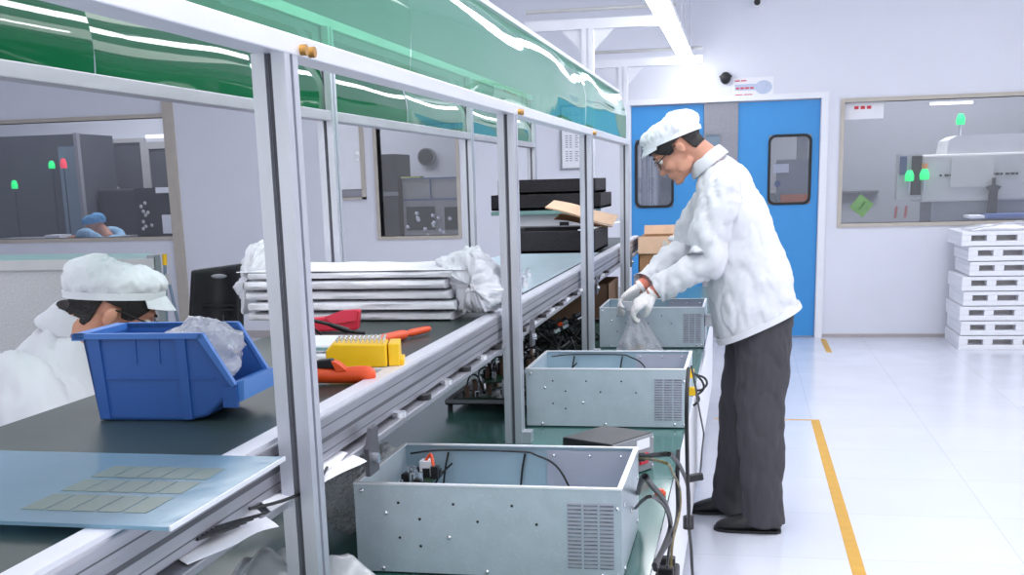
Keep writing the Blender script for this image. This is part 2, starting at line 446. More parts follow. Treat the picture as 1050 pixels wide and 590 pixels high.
# framed notice on wall (right of the middle window)
nt_ = thing('framed_notice', 'white framed notice with a column of print on the wall behind the rear posts', 'notice', (-1.47, WY, 1.48))
b_ = MB(); ring_frame(b_, rect(-1.58, -1.372, 1.475, 2.02), rect(-1.565, -1.387, 1.49, 2.005), WY-.02, WY); obj('frame', b_, grey_mach2, nt_)
obj('sheet', MB().box(-1.565, -1.387, WY-.012, WY-.003, 1.49, 2.005), paper, nt_)
b_ = MB()
for k in range(22):
    if k % 7 == 5: continue
    z = 1.55 + k*.019
    for xs in (-1.535, -1.50): b_.box(xs, xs+.022, WY-.0135, WY-.012, z, z+.006)
    b_.box(-1.45, -1.45+.02+.02*random.random(), WY-.0135, WY-.012, z, z+.006)
obj('print_lines', b_, grey_ink, nt_)
# small cupboard front between the windows
cb = thing('wall_cabinet', 'shallow white wall cabinet with tan frame beside the middle window', 'cabinet', (-3.5, WY, 1.27))
obj('door', MB().box(-3.62, -3.40, WY-.04, WY, 1.36, 2.0), white_paint, cb)
obj('lower_strip', MB().box(-3.62, -3.40, WY-.035, WY, 1.29, 1.355), grey_panel, cb)
b_ = MB().box(-3.40, -3.37, WY-.045, WY, 1.27, 2.0); b_.box(-3.62, -3.37, WY-.045, WY, 1.27, 1.288); obj('frame', b_, tan_fr, cb)
obj('latch', MB().cyl((-3.42, WY-.05, 1.68), (-3.42, WY-.04, 1.68), .02), steel_b, cb)
obj('latch', MB().cyl((-3.42, WY-.05, 1.62), (-3.42, WY-.04, 1.62), .014), steel_b, cb)
# window notices
n1 = thing('window_notice', 'white paper notice with red characters stuck in the corner of the large window', 'notice', (.95, WY, 1.81))
obj('sheet', MB().box(.79, 1.115, WY+.043, WY+.048, 1.815, 1.955), paper, n1)
b_ = MB()
for k in range(3): b_.box(.88+.05*k, .915+.05*k, WY+.041, WY+.043, 1.895, 1.92)
obj('print_lines', b_, red_ink, n1)
gs = thing('green_sticker', 'green diamond sticker on the large window near its lower corner', 'sticker', (.968, WY, 1.0))
M = Matrix.Translation((.968, WY+.046, 1.108)) @ Matrix.Rotation(math.radians(38), 4, 'Y')
obj('sheet', MB().box(-.07, .07, -.002, .002, -.07, .07, M), green_sign, gs)
obj('print_mark', MB().box(-.008, .012, -.0035, -.002, -.04, .045, M), mat('sticker_print', (96, 140, 84), .6, var=.2), gs)

# ------------------------------------------------------------------ behind the large window
mc = thing('placement_machine', 'pale long assembly machine behind the large window', 'machine', (2.2, 11.9, 0))
obj('housing', MB().box(1.64, 3.6, 11.8, 12.6, 1.09, 1.53), grey_mach, mc, bevel=.02)
obj('top_cover', MB().prism([(1.86, 1.53), (3.5, 1.53), (3.5, 1.70), (1.95, 1.70), (1.88, 1.66)], 'y', 11.85, 12.5), mat('machine_cover', (200, 200, 204), .5, var=.03), mc)
obj('base_cabinet', MB().box(1.75, 3.6, 11.85, 12.6, .0, 1.09), grey_mach2, mc)
b_ = MB()
for k in range(16): b_.box(1.80+.045*k, 1.80+.045*k+(.036 if k % 3 else .02), 11.79, 11.80, 1.325, 1.345)
obj('slot_row', b_, black_rub, mc)
obj('end_frame', MB().box(1.42, 1.64, 11.8, 11.95, 1.12, 1.54), grey_mach, mc)
obj('dark_column', MB().box(1.545, 1.635, 11.77, 11.8, 1.16, 1.52), black_rub, mc)
obj('blue_unit', MB().box(1.44, 1.50, 11.77, 11.8, 1.35, 1.52), mat('navy_unit', (60, 78, 120), .5), mc)
obj('seam_panel', MB().box(1.90, 2.28, 11.785, 11.80, 1.22, 1.49), mat('machine_door', (196, 196, 194), .5, var=.02), mc)
obj('gripper', MB().prism([(2.24, .96), (2.31, .96), (2.31, 1.18), (2.34, 1.22), (2.285, 1.24), (2.285, 1.30), (2.265, 1.30), (2.265, 1.24), (2.21, 1.22), (2.24, 1.18)], 'y', 11.70, 11.77), dark_mach, mc)
b_ = MB().box(2.04, 2.17, 11.5, 11.9, .94, .965); obj('white_tray', b_, paper, mc)
obj('blue_tray', MB().box(2.2, 2.6, 11.5, 11.9, .94, .975), mat('blue_tray', (96, 116, 170), .5), mc)
for xx in (1.44, 1.53):
    obj('red_hose', MB().cyl((xx-.03, 11.75, .95), (xx-.02, 11.75, 1.06), .012), mat('red_hose%d' % int(xx*100), (176, 96, 96), .5), mc)
def sig(name, x, y, z, r, h, label, m, pole=.15, extra=None):
    t = thing(name, label, 'signal light', (x, y, z-pole))
    b = MB(); b.limb([(x, y, z, r*.9), (x, y, z+h*.5, r), (x, y, z+h, r*.55)], 12); obj('lamp_shade', b, m, t, smooth=True)
    obj('pole', MB().cyl((x, y, z-pole), (x, y, z), .012 if pole < 1 else .006), alu if pole < 1 else dark_mach, t)
    if extra: obj('amber_top', MB().cyl((x, y, z+h), (x, y, z+h+.05), r*.6), extra, t)
    return t
sig('signal_light', 1.996, 12.0, 1.80, .04, .1, 'green signal light on the pole above the long machine', green_lamp, .1)
sig('signal_light', 1.52, 11.72, 1.29, .042, .1, 'lower green signal light at the end of the long machine', green_lamp, .1)
sig('signal_light', 1.655, 11.72, 1.30, .044, .1, 'green signal light with an amber top at the end of the long machine', green_lamp, .1, mat('amber_cap', (220, 150, 90), .5))
tag(obj('shelf_rail', MB().box(-.2, 1.42, 13.3, 13.4, 1.17, 1.19), mat('dark_rail', (96, 98, 106), .6)), 'thin dark rail along the grey inner wall behind the large window', 'rail')  # rail in plain dark grey
tl = thing('tube_light', 'white tube light hanging inside the room behind the large window', 'light', (1.98, 12.6, 2.0))
obj('tube', MB().box(1.80, 2.2, 12.58, 12.64, 2.02, 2.045), emitter('inner_tube', (240, 242, 246), 1.2), tl)
obj('hanger', MB().cyl((2.0, 12.6, 2.04), (2.0, 12.6, 3.4), .004), alu, tl)
# behind the right door's pane
cbx = thing('storage_cabinet', 'grey cabinet with white label and orange base behind the right-hand door pane', 'cabinet', (.42, 11.5, 0))
obj('carcass', MB().box(.30, .75, 11.4, 11.8, .0, 1.52), grey_mach2, cbx)
obj('orange_panel', MB().box(.33, .68, 11.385, 11.4, 1.10, 1.20), mat('orange_panel', (200, 110, 80), .6), cbx)
obj('label_plate', MB().box(.26, .40, 11.37, 11.385, 1.40, 1.48), paper, cbx)
obj('blue_dial', MB().cyl((.30, 11.39, 1.30), (.30, 11.36, 1.30), .03), mat('dial_blue', (70, 90, 140), .5), cbx)
tag(obj('duct', MB().box(.48, .58, 11.6, 11.7, 1.5, 2.4), grey_mach2), 'grey vertical duct seen through the right-hand door pane', 'duct')
tag(obj('plastic_curtain', MB().grid(lambda a, b: V((-1.0+.22*a, 10.95+.02*math.sin(a*30), .9+1.1*b)), 30, 6), poly_w, smooth=True), 'clear hanging strip curtain behind the left-hand door pane', 'curtain')

# ------------------------------------------------------------------ behind the left window
lc = thing('equipment_cabinet', 'dark tall equipment cabinet behind the left window', 'machine', (-7.6, 11.8, 0))
obj('body', MB().box(-8.6, -7.03, 11.7, 12.4, 0, 2.02), room_dark, lc)
obj('blue_door', MB().box(-7.27, -7.07, 11.66, 11.7, .2, 1.89), bluegrey, lc)
obj('edge_frame', MB().box(-7.06, -7.02, 11.64, 11.7, 0, 2.03), grey_panel, lc)
sig('signal_light', -7.26, 11.5, 1.66, .035, .08, 'green signal light nearest the red one behind the left window', green_lamp, 1.66)
sig('signal_light', -7.12, 11.5, 1.66, .035, .1, 'red signal light behind the left window', red_lamp, 1.66)
sig('signal_light', -7.73, 11.5, 1.46, .035, .09, 'green signal light standing alone on the dark cabinet behind the left window', green_lamp, 1.46)
iw = thing('inner_window', 'dark two-pane inner window on the wall behind the left window', 'window', (-6.5, 12.98, 1.0))
a, b = ony(93, 148, 12.98), ony(178, 240, 12.98)
x0, x1, x2 = ony(93, 148, 12.98).x, ony(145, 148, 12.98).x, ony(180, 148, 12.98).x
zt, zb = ony(93, 148, 12.98).z, .9
f = MB(); ring_frame(f, rect(x0-.05, x1+.05, zb, zt+.05), rect(x0, x1, zb+.05, zt), 12.94, 13.0); ring_frame(f, rect(x1+.05, x2+.2, zb, zt), rect(x1+.1, x2+.15, zb+.05, zt-.08), 12.94, 13.0)
obj('frame', f, grey_mach, iw)
obj('dark_pane', MB().box(x0, x2+.15, 12.965, 12.985, zb+.02, zt-.02), room_dark, iw)
M = Matrix.Translation(ony(105, 180, 12.93)) @ Matrix.Rotation(math.radians(42), 4, 'Y'); obj('diagonal_brace', MB().box(-.05, .42, -.01, .01, -.02, .02, M), grey_mach, iw)
bm_ = thing('black_console', 'low black console machine behind the blue-capped worker', 'machine', (-6.4, 11.9, 0))
a = ony(75, 195, 11.9); c = ony(182, 195, 11.9)
obj('body', MB().box(-7.0, c.x+.15, 11.9, 12.4, 0, a.z), dark_mach, bm_, bevel=.03)
q = ony(138, 198, 11.88); obj('side_tower', MB().box(q.x, c.x+.15, 11.86, 11.9, 0, q.z+.05), black_rub, bm_)
q = ony(170, 196, 11.84); obj('shelf_plate', MB().box(q.x-.12, q.x+.14, 11.84, 11.86, q.z-.02, q.z+.04), paper, bm_)
q = ony(171, 230, 11.84); obj('white_tag', MB().box(q.x-.05, q.x+.05, 11.84, 11.86, q.z-.1, q.z+.1), paper, bm_)
q = ony(150, 225, 11.84); b_ = MB()
for k in range(9): b_.ell((q.x-.06+.14*random.random(), 11.85, q.z-.12+.3*random.random()), (.02, .01, .02), nu=8, nv=6)
obj('fittings', b_, grey_mach, bm_)
tl = thing('tube_light', 'white tube light on the ceiling behind the left window', 'light', (-6.1, 12.5, 1.85))
q = ony(158, 140, 12.6); obj('tube', MB().box(q.x-.1, q.x+.25, 12.58, 12.63, q.z-.02, q.z+.02), MATS['inner_tube'], tl)
obj('hanger', MB().cyl((q.x+.1, 12.6, q.z), (q.x+.1, 12.6, 3.4), .004), alu, tl)
q = ony(62, 240, 10.9); tag(obj('paper_sheet', MB().box(q.x-.12, q.x+.06, 10.8, 11.0, .9555, .985, None), paper), 'small folded white sheet on the sill behind the left window', 'paper')
tag(obj('inner_table', MB().box(-7.6, -6.2, 10.6, 11.25, .90, .955).box(-7.5, -7.44, 10.7, 10.76, 0, .90).box(-6.36, -6.3, 10.7, 10.76, 0, .90), grey_mach2), 'grey table under the left window where the blue-capped worker sits', 'table')

# ------------------------------------------------------------------ behind the middle window
mm = thing('dark_rack', 'dark rack standing at the edge of the middle window', 'machine', (-3.7, 11.9, 0))
obj('body', MB().box(-4.2, -3.52, 11.8, 12.3, 0, 1.70), dark_mach, mm); obj('shelf', MB().box(-4.2, -3.515, 11.78, 11.8, 1.28, 1.32), grey_mach2, mm)
mw = thing('white_test_machine', 'white machine with blue pin lines behind the middle window', 'machine', (-3.1, 12, 0))
obj('body', MB().box(-3.5, -2.33, 11.9, 12.5, .0, 1.45), grey_mach, mw)
b_ = MB().box(-3.5, -2.33, 11.885, 11.9, 1.44, 1.455); b_.box(-3.5, -2.33, 11.885, 11.9, 1.225, 1.24); b_.box(-3.20, -3.19, 11.885, 11.9, 1.24, 1.44)
obj('blue_lines', b_, mat('blue_line', (110, 126, 170), .5), mw)
b_ = MB().box(-3.46, -3.16, 11.87, 11.9, .92, 1.16); b_.box(-3.05, -2.4, 11.87, 11.9, .92, 1.15); obj('dark_openings', b_, dark_mach, mw)
b_ = MB()
for k in range(14): b_.ell((-3.5+.6*random.random(), 11.8, .86+.24*random.random()), (.025, .012, .02), nu=8, nv=6)
obj('shiny_fittings', b_, steel_b, mw)
spk = thing('round_gauge', 'round dark gauge on the wall behind the middle window', 'gauge', (-3.2, 12.95, 1.6))
q = ony(437, 161, 12.95); obj('dial', MB().cyl((q.x, 12.93, q.z), (q.x, 13.0, q.z), .085, n=24), dark_mach, spk); obj('rim', MB().cyl((q.x, 12.94, q.z), (q.x, 13.0, q.z), .1, n=24), grey_mach2, spk)
tag(obj('yellow_marker', MB().box(-3.45, -3.25, 11.7, 11.86, 1.452, 1.47), mat('yellow_green', (190, 200, 130), .6)), 'pale yellow strip on top of the white machine behind the middle window', 'marker')

# ================================================================== LINE: bench, conveyor, frames
BZ = .72; BX0, BX1 = -1.30, -.148
bn = thing('work_bench', 'long low workbench with green mat top carrying the metal enclosures', 'workbench', (-.7, 4, 0))
obj('mat_top', MB().box(BX0, BX1, .7, 7.3, BZ-.012, BZ), bench_m, bn)
obj('edge_board', MB().box(BX0, BX1-.001, .7, 7.3, BZ-.05, BZ-.012), white_paint, bn)
obj('side_panel', MB().box(BX1-.05, BX1-.03, .75, 7.25, .12, BZ-.05), white_paint, bn)
for yy in (.8, 2.9, 5.0, 7.1):
    for xx in (BX0+.05, BX1-.1): obj('leg', MB().box(xx, xx+.04, yy, yy+.04, 0, BZ-.05), alu, bn)
# conveyor on the bench
DZ = 1.045; CX0, CX1 = -1.09, -.605
cv = thing('conveyor', 'long belt conveyor with dark green top and aluminium side rails', 'conveyor', (-.85, 4, BZ))
obj('belt', MB().box(CX0+.03, CX1-.032, .55, 6.95, DZ-.025, DZ), belt_m, cv)
def rail(x0, x1):
    b = MB(); b.box(x0, x1, .55, 6.95, DZ-.062, DZ+.004); return b
r1 = obj('side_rail', rail(CX1-.032, CX1), alu_rail, cv, bevel=.003)
obj('rail_cap', MB().box(CX1-.034, CX1-.004, .55, 6.95, DZ+.004, DZ+.010), alu_white, r1)
for ga, gb in ((-.034, -.028), (-.012, -.0105), (-.050, -.0485)):
    obj('rail_groove', MB().box(CX1-.002, CX1+.0006, .55, 6.95, DZ+ga, DZ+gb), alu_dark, r1)
r2 = obj('side_rail', MB().box(CX0, CX0+.03, .55, 6.95, DZ-.062, DZ-.001), belt_m, cv, bevel=.003)
obj('lower_rail', MB().box(CX1-.03, CX1+.016, .55, 6.95, .964, .976), alu_rail, cv, bevel=.002)
obj('lower_rail', MB().box(CX0, CX0+.03, .55, 6.95, .964, .976), alu_rail, cv, bevel=.002)
obj('under_tray', MB().box(CX0+.03, CX1-.03, .6, 6.9, .985, .995), alu_dark, cv)
for k in range(20):
    yy = 1.95+.17*k
    obj('roller_clip', MB().cyl((CX1+.006, yy, .976), (CX1+.006, yy, .986), .014, n=12), black_pl if k % 2 else steel_b, cv, smooth=True)
for yy in (.9, 1.72, 3.2, 4.7, 6.2, 6.8):
    br_ = obj('bracket', MB().prism([(yy, .925), (yy+.05, .925), (yy+.05, 1.0), (yy+.02, 1.0), (yy, .97)], 'x', CX1+.0165, CX1+.024), alu_dark, cv)
    obj('bolt', MB().cyl((CX1+.022, yy+.025, .95), (CX1+.032, yy+.025, .95), .009, n=8), steel_b, br_)
for yy in (1.51, 3.10, 4.70, 6.25):
    for xx in (CX1-.03, CX0): obj('leg', MB().box(xx, xx+.03, yy, yy+.03, BZ, .964), alu, cv)

def post_mb(x, y, z0, z1, w=.044):
    """slotted aluminium profile: four corners and a web, so every face shows its groove"""
    b = MB(); h = w/2; g = w*.10; d = w*.22
    pts = [(-h, -h), (-g, -h), (-g, -h+d), (g, -h+d), (g, -h), (h, -h), (h, -g), (h-d, -g), (h-d, g), (h, g), (h, h), (g, h), (g, h-d), (-g, h-d), (-g, h), (-h, h), (-h, g), (-h+d, g), (-h+d, -g), (-h, -g)]
    b.prism([(x+p[0], y+p[1]) for p in pts], 'z', z0, z1); return b
def bulge_film(x, y0, y1, z0, z1, k, seed, ny=40, nz=30, bs=.45):
    def fn(a, b):
        z = z0+(z1-z0)*b; y = y0+(y1-y0)*a
        wv = (.0022*noise.noise(V((y*2.3, z*3, seed)))+.0012*math.sin(y*6+seed*2+b*2))*math.sin(PI*b)
        b0 = bs+.05*noise.noise(V((y*2.2, seed, 1)))+.03*math.sin(y*5+seed)
        return V((x + .004*math.sin(PI*min(1, b*1.4)) + wv - k*max(0, b-b0)**2, y, z))
    return MB().grid(fn, ny, nz)
FX = -.575; ZB, ZT = 1.543, 1.568; ZP = 1.79
fr = thing('panel_frame', 'aluminium post frame with green plastic panels along the near side of the conveyor', 'frame', (FX, 3.5, BZ))
PY = (1.42, 2.89, 4.37, 5.80)
for yy in PY:
    p = obj('post', post_mb(FX, yy, BZ, ZB), alu, fr)
    obj('groove_strip', MB().box(FX-.0035, FX+.0035, yy-.014, yy-.012, BZ, ZB), alu_dark, p)
    obj('foot_plate', MB().box(FX+.022, FX+.045, yy-.02, yy+.02, BZ, BZ+.03), alu, p)
obj('beam', MB().box(FX-.02, FX+.022, .5, 5.825, ZB, ZT), alu_white, fr, bevel=.002)
for yy in PY[:3]:
    for dy in (.035, .065):
        obj('bolt', MB().cyl((FX+.022, yy+dy, ZB+.008), (FX+.030, yy+dy, ZB+.008), .007, n=8), copper, fr, smooth=True)
obj('top_rail', MB().box(FX-.042, FX-.024, .5, 5.83, ZP-.002, ZP+.010), alu_white, fr)
ys = (.5, 2.02, 4.32, 5.82)
for k in range(3):
    obj('green_panel', bulge_film(FX+.004, ys[k]+.002, ys[k+1]-.002, ZT, ZP, .135, k*1.7, ny=90), film_front, fr, smooth=True)
RX = -1.114
rr = thing('panel_frame', 'aluminium post frame with dark green panels along the far side of the conveyor', 'frame', (RX, 3.5, BZ))
RY = (1.55, 3.10, 4.76, 6.25)
RZ0, RZ1, RZP = 1.556, 1.582, 1.80
for yy in RY[1:]:
    p = obj('post', post_mb(RX, yy, BZ, RZP if yy < 4 else RZP), alu, rr)
    obj('groove_strip', MB().box(RX-.0035, RX+.0035, yy-.014, yy-.012, BZ, RZP), alu_dark, p)
for k, (ya, yb) in enumerate(((.3, 3.078), (3.122, 4.738), (4.782, 6.228))):
    obj('beam', MB().box(RX-.02, RX+.02, ya, yb, RZ0, RZ1), alu_mid, rr, bevel=.002)
obj('top_rail', MB().box(RX-.01, RX+.01, .3, 6.26, RZP, RZP+.025), alu_white, rr)
for k, (ya, yb, m_) in enumerate(((.3, 1.92, film_back), (1.925, 2.60, film_back), (2.605, 3.076, film_back), (3.124, 3.87, film_back), (3.874, 4.736, film_thin), (4.784, 6.226, film_thin))):
    obj('green_panel', bulge_film(RX+.003, ya, yb, RZ1, RZP, .083, k*2.3+5, ny=40, bs=.08), m_, rr, smooth=True)

# lamp gantries and their tube lights
def gantry(y, z, x, xl, xr, label):
    t = thing('lamp_stand', label, 'lamp stand', (x, y, 0))
    obj('post', post_mb(x, y, 0, z, .07), alu_white, t)
    b = MB(); b.box(xl, xr, y-.03, y+.03, z, z+.06); obj('cross_beam', b, alu_white, t)
    for s in (-1, 1):
        obj('gusset', MB().prism([(x+s*.035, z), (x+s*.16, z), (x+s*.035, z-.13)], 'y', y-.008, y+.008), alu_white, t)
    obj('thin_pipe', MB().cyl((xl, y+.02, z+.12), (xr, y+.02, z+.12), .012), grey_mach, t)
    return t
gantry(7.4, 2.28, -.955, -1.34, -.42, 'nearer white T-shaped lamp stand rising behind the green front panels')
gantry(9.3, 2.22, -.93, -1.15, -.33, 'farther white T-shaped lamp stand close to the far wall')
LX = -.455
def tubes(x, y0, z, label, L=1.22):
    t = thing('tube_light', label, 'light', (x, y0+L/2, z))
    obj('housing', MB().box(x-.05, x+.05, y0, y0+L, z+.02, z+.05), white_paint, t)
    obj('diffuser', MB().limb([(x, y0+.0, z+.005, .035), (x, y0+.03, z, .05), (x, y0+L-.03, z, .05), (x, y0+L, z+.005, .035)], 12, 1), tube_glow, t, smooth=True)
    for yy in (y0+.2, y0+L-.2): obj('hanger', MB().cyl((x, yy, z+.05), (x, yy, 3.4), .004), alu, t)
    return t
first = tubes(LX, 6.25, 2.27, 'nearer glowing tube light hanging over the walkway side of the line')
dup(first, (.0, 1.34, 0), 'middle glowing tube light hanging over the line, at the nearer lamp stand')
dup(first, (-.0, 2.70, 0), 'farthest glowing tube light hanging in the row over the line')
for k in range(5): dup(first, (0, -1.3*(k+1), 0), 'glowing tube light in the row over the line', 'tube lights over the line')
ceil0 = None
for x_ in (1.7, 3.0):
    for k in range(4):
        if ceil0 is None:
            ceil0 = tubes(x_, -1, 3.02, 'glowing tube light in a ceiling row'); ceil0['group'] = 'ceiling tube lights'; ref = (x_, -1)
        else: dup(ceil0, (x_-ref[0], 2.2*k, 0), 'glowing tube light in a ceiling row', 'ceiling tube lights')

# ================================================================== METAL ENCLOSURES
def enclosure(x0, x1, y0, y1, label, wires=False, board=False):
    z0, z1 = BZ+.004, .88
    t = thing('metal_enclosure', label, 'enclosure', ((x0+x1)/2, (y0+y1)/2, BZ), 'open metal enclosures on the bench')
    s = .0025; W = x1-x0; H = z1-z0
    fp = obj('front_panel', MB().box(x0, x1, y0, y0+s, z0, z1), galv, t)
    obj('top_lip', MB().box(x0-.001, x1+.001, y0-.001, y0+.009, z1, z1+.003), bright, fp)
    b = MB()   # louvre slots
    vx0, vx1, vz0, vz1 = x0+.80*W, x0+.975*W, z0+.12*H, z0+.86*H
    nc, nr = 3, 17
    cw = (vx1-vx0)/nc
    for c in range(nc):
        for r in range(nr):
            z = vz0+(vz1-vz0)*r/nr
            b.box(vx0+cw*c+.002, vx0+cw*(c+1)-.002, y0-.0006, y0+.0004, z, z+.0028)
    obj('vent_slots', b, mat('vent_dark_'+str(len(ORG)), (126, 140, 148), .6, .2, var=.5, scale=70), fp)
    b = MB()
    for c in range(nc):
        for r in range(nr):
            z = vz0+(vz1-vz0)*r/nr
            b.box(vx0+cw*c+.001, vx0+cw*(c+1)-.001, y0-.0024, y0-.0002, z+.0028, z+.0060)
    obj('vent_louvres', b, galv_light, fp)
    for (fx, fz) in ((.17, .80), (.38, .80), (.60, .80), (.25, .62), (.47, .61), (.69, .60), (.17, .40), (.25, .31)):
        obj('screw_hole', MB().cyl((x0+fx*W, y0-.0006, z0+fz*H), (x0+fx*W, y0+.0005, z0+fz*H), .0025, n=8), black_rub, fp)
    for (fx, fz) in ((.03, .93), (.10, .04), (.50, .04), (.93, .05), (.985, .80), (.985, .05), (.12, .68), (.36, .42)):
        obj('rivet', MB().ell((x0+fx*W, y0-.001, z0+fz*H), (.0042, .003, .0042), nu=10, nv=6), steel_b, fp, smooth=True)
    bp = obj('back_panel', MB().box(x0, x1, y1-s, y1, z0, z1), galv_in, t)
    obj('top_lip', MB().box(x0, x1, y1-.008, y1+.001, z1, z1+.0025), bright, bp)
    obj('inner_plate', MB().box(x0+.62*W, x1-.03*W, y1-.006, y1-.0025, z0+.05, z1-.006), galv_light, bp)
    for fx in (.65, .8, .93):
        obj('rivet', MB().ell((x0+fx*W, y1-.007, z1-.016), (.0035, .003, .0035), nu=8, nv=6), steel_b, bp, smooth=True)
    sp = obj('side_panel', MB().box(x1-s, x1, y0+s, y1-s, z0, z1), galv, t)
    obj('top_lip', MB().box(x1-.008, x1+.001, y0+.009, y1-.008, z1, z1+.003), bright, sp)
    for (fy, fz) in ((.12, .78), (.88, .7), (.12, .06), (.5, .5), (.88, .15)):
        obj('rivet', MB().ell((x1+.001, y0+fy*(y1-y0), z0+fz*H), (.003, .0045, .0045), nu=8, nv=6), steel_b, sp, smooth=True)
    sp = obj('side_panel', MB().box(x0, x0+s, y0+s, y1-s, z0, z1), galv, t)
    obj('top_lip', MB().box(x0-.001, x0+.007, y0+.009, y1-.008, z1, z1+.003), bright, sp)
    obj('base', MB().box(x0+s, x1-s, y0+s, y1-s, z0, z0+.003), galv_in, t)
    if wires:
        zz = z1-.012
        for P in ([(x0+.02, y1-.03, zz), (x0+.18*W, y1-.012, zz+.004), (x0+.5*W, y1-.012, zz+.004), (x0+.58*W, y1-.015, zz-.002), (x0+.68*W, y1-.02, zz-.03), (x0+.78*W, y1-.03, z0+.02)],
                  [(x0+.20*W, y1-.012, zz), (x0+.185*W, y1-.02, zz-.04), (x0+.17*W, y1-.04, z0+.02)],
                  [(x0+.53*W, y1-.012, zz), (x0+.515*W, y1-.014, zz-.04), (x0+.50*W, y1-.02, z0+.02)],
                  [(x0+.22*W, y1-.02, zz-.02), (x0+.16*W, y1-.03, zz-.05), (x0+.10*W, y1-.06, z0+.03)]):
            obj('internal_wire', MB().tube(P, .0022, 6), black_rub, t, smooth=True)
    if board:
        cbd = obj('circuit_board', MB().box(x0+.012, x0+.17*W, y0+.03, y1-.02, z1-.055, z1-.051), pcb, t)
        R_ = random.Random(3); b = MB(); b2 = MB()
        for k in range(34):
            xx, yy = x0+.02+.12*W*R_.random(), y0+.04+(y1-y0-.08)*R_.random()
            h = .006+.028*R_.random()
            if k % 3 == 0: b2.cyl((xx, yy, z1-.051), (xx, yy, z1-.051+h), .005, n=8)
            else: b.box(xx, xx+.014, yy, yy+.016, z1-.051, z1-.051+h*.7)
        obj('chips', b, black_pl, cbd); obj('capacitors', b2, steel_b, cbd)
        obj('white_connector', MB().box(x0+.10*W, x0+.15*W, y1-.06, y1-.035, z1-.05, z1-.02), paper, cbd)
        obj('orange_wire', MB().tube([(x0+.12*W, y1-.05, z1-.022), (x0+.145*W, y1-.05, z1-.008), (x0+.16*W, y1-.06, z1-.03)], .003, 6), orange, cbd, smooth=True)
    return t
enclosure(-.652, -.190, 1.838, 2.150, 'nearest open metal enclosure with black wires and a circuit board inside', True, True)
enclosure(-.578, -.143, 3.076, 3.420, 'middle open metal enclosure, second along the bench', True)
enclosure(-.560, -.148, 4.605, 4.950, 'farthest metal enclosure, in front of the standing worker')

# power supply box and leads
ps = thing('power_supply', 'black power supply box with grey socket face behind the nearest enclosure', 'power supply', (-.29, 2.6, BZ))
M = Matrix.Translation((-.296, 2.60, BZ)) @ Matrix.Rotation(math.radians(-30), 4, 'Z')
obj('case', MB().box(-.075, .065, -.08, .08, .001, .086, M), black_pl, ps, bevel=.003)
sf = obj('socket_plate', MB().box(.065, .069, -.078, .078, .003, .084, M), grey_mach2, ps)
obj('socket', MB().box(.069, .074, -.045, -.005, .03, .06, M), black_pl, sf)
obj('red_switch', MB().box(.069, .074, .02, .05, .02, .045, M), red_pl, sf)
obj('label_plate', MB().box(.069, .0705, .01, .06, .055, .078, M), paper, sf)
for a, b in ((-.07, .01), (-.07, .076), (.07, .01), (.07, .076)):
    obj('screw', MB().ell(tuple(M @ V((.070, a, b))), (.003, .003, .003), nu=8, nv=6), steel_b, sf)
def PXs(pts, x=-.130): return [onx(u, v, x) for u, v in pts]
CR = .0046
def cable(name, pts, label, m=black_rub, r=CR, plug=None, group=None):
    t = thing(name, label, 'cable', tuple(pts[-1]))
    obj('lead', MB().tube(pts, r, 8), m, t, smooth=True)
    if plug is not None:
        c, d, w_, h_ = plug
        M = Matrix.Translation(c) @ V(d).to_track_quat('X', 'Z').to_matrix().to_4x4()
        obj('plug', MB().box(-w_, w_, -h_, h_, -h_, h_, M), black_pl, t, bevel=.003)
    return t
sock = M @ V((.074, -.025, .045))
c1 = [sock] + PXs([(682, 466), (691, 470), (699, 482), (705.5, 500), (706.5, 520), (706, 536), (708.5, 560), (709.5, 580), (711, 600)], -.125)
t1 = cable('power_cable', c1, 'thick black mains cable running from the power supply down past the bench edge', plug=(sock.lerp(c1[1], .35), c1[1]-sock, .03, .009))
obj('inline_connector', MB().cyl(c1[6]+V((0, 0, .016)), c1[6]+V((0, 0, -.016)), .014, n=10), black_pl, t1)
c2 = PXs([(706, 378), (704.5, 400), (704, 430), (704.5, 460), (705, 487), (706, 520), (706.5, 540)], -.118)
cable('power_cable', c2, 'black cable hanging straight down from the middle enclosure')
c3 = PXs([(709, 376), (713, 395), (716, 415), (720, 436), (721.5, 446), (720, 460), (718, 484), (712, 490)], -.112)
cable('signal_cable', c3, 'thin dark cable with a loose black plug hanging below the middle enclosure', r=.0026, plug=(c3[-1], V((1, .2, .15)), .022, .009))
c4 = [V((-.188, 2.12, .80))] + PXs([(660, 489), (668, 498), (681, 514), (687.5, 538), (681, 560), (671, 580)], -.13)
cable('power_cable', c4, 'black cable looping from the back corner of the nearest enclosure to the power strip')
c5 = [V((-.187, 2.05, .79))] + PXs([(664, 510), (676, 514), (684, 525), (689, 546), (686, 565), (684, 582)], -.128)
cable('signal_cable', c5, 'thin dark cable from the side of the nearest enclosure to the power strip', r=.0028)
c6 = PXs([(695.5, 462), (694.5, 490), (695, 525), (690, 548), (678, 568), (672, 584)], -.13)
cable('power_cable', c6, 'black cable lying along the bench edge above the power strip')
c7 = [sock+V((.0, .012, 0))] + PXs([(680, 474), (690, 486), (697, 502), (697, 525), (690, 555), (688, 582)], -.126)
cable('signal_cable', c7, 'thin cable with a yellow stretch beside the black mains cable', m=mat('yellow_black_lead', (110, 96, 52), .5, var=.6, scale=20), r=.0026)
st = thing('power_strip', 'black power strip hanging at the bench edge under the cables', 'power strip', tuple(onx(680, 592, -.128)))
obj('strip_body', MB().box(-.176, -.118, 2.10, 2.30, .575, .605), black_pl, st, bevel=.006)
for k in range(3):
    yy = 2.13+.06*k; obj('plug', MB().box(-.155, -.125, yy-.012, yy+.012, .605, .632), black_rub, st, bevel=.003)
q = onz(651, 507, BZ)
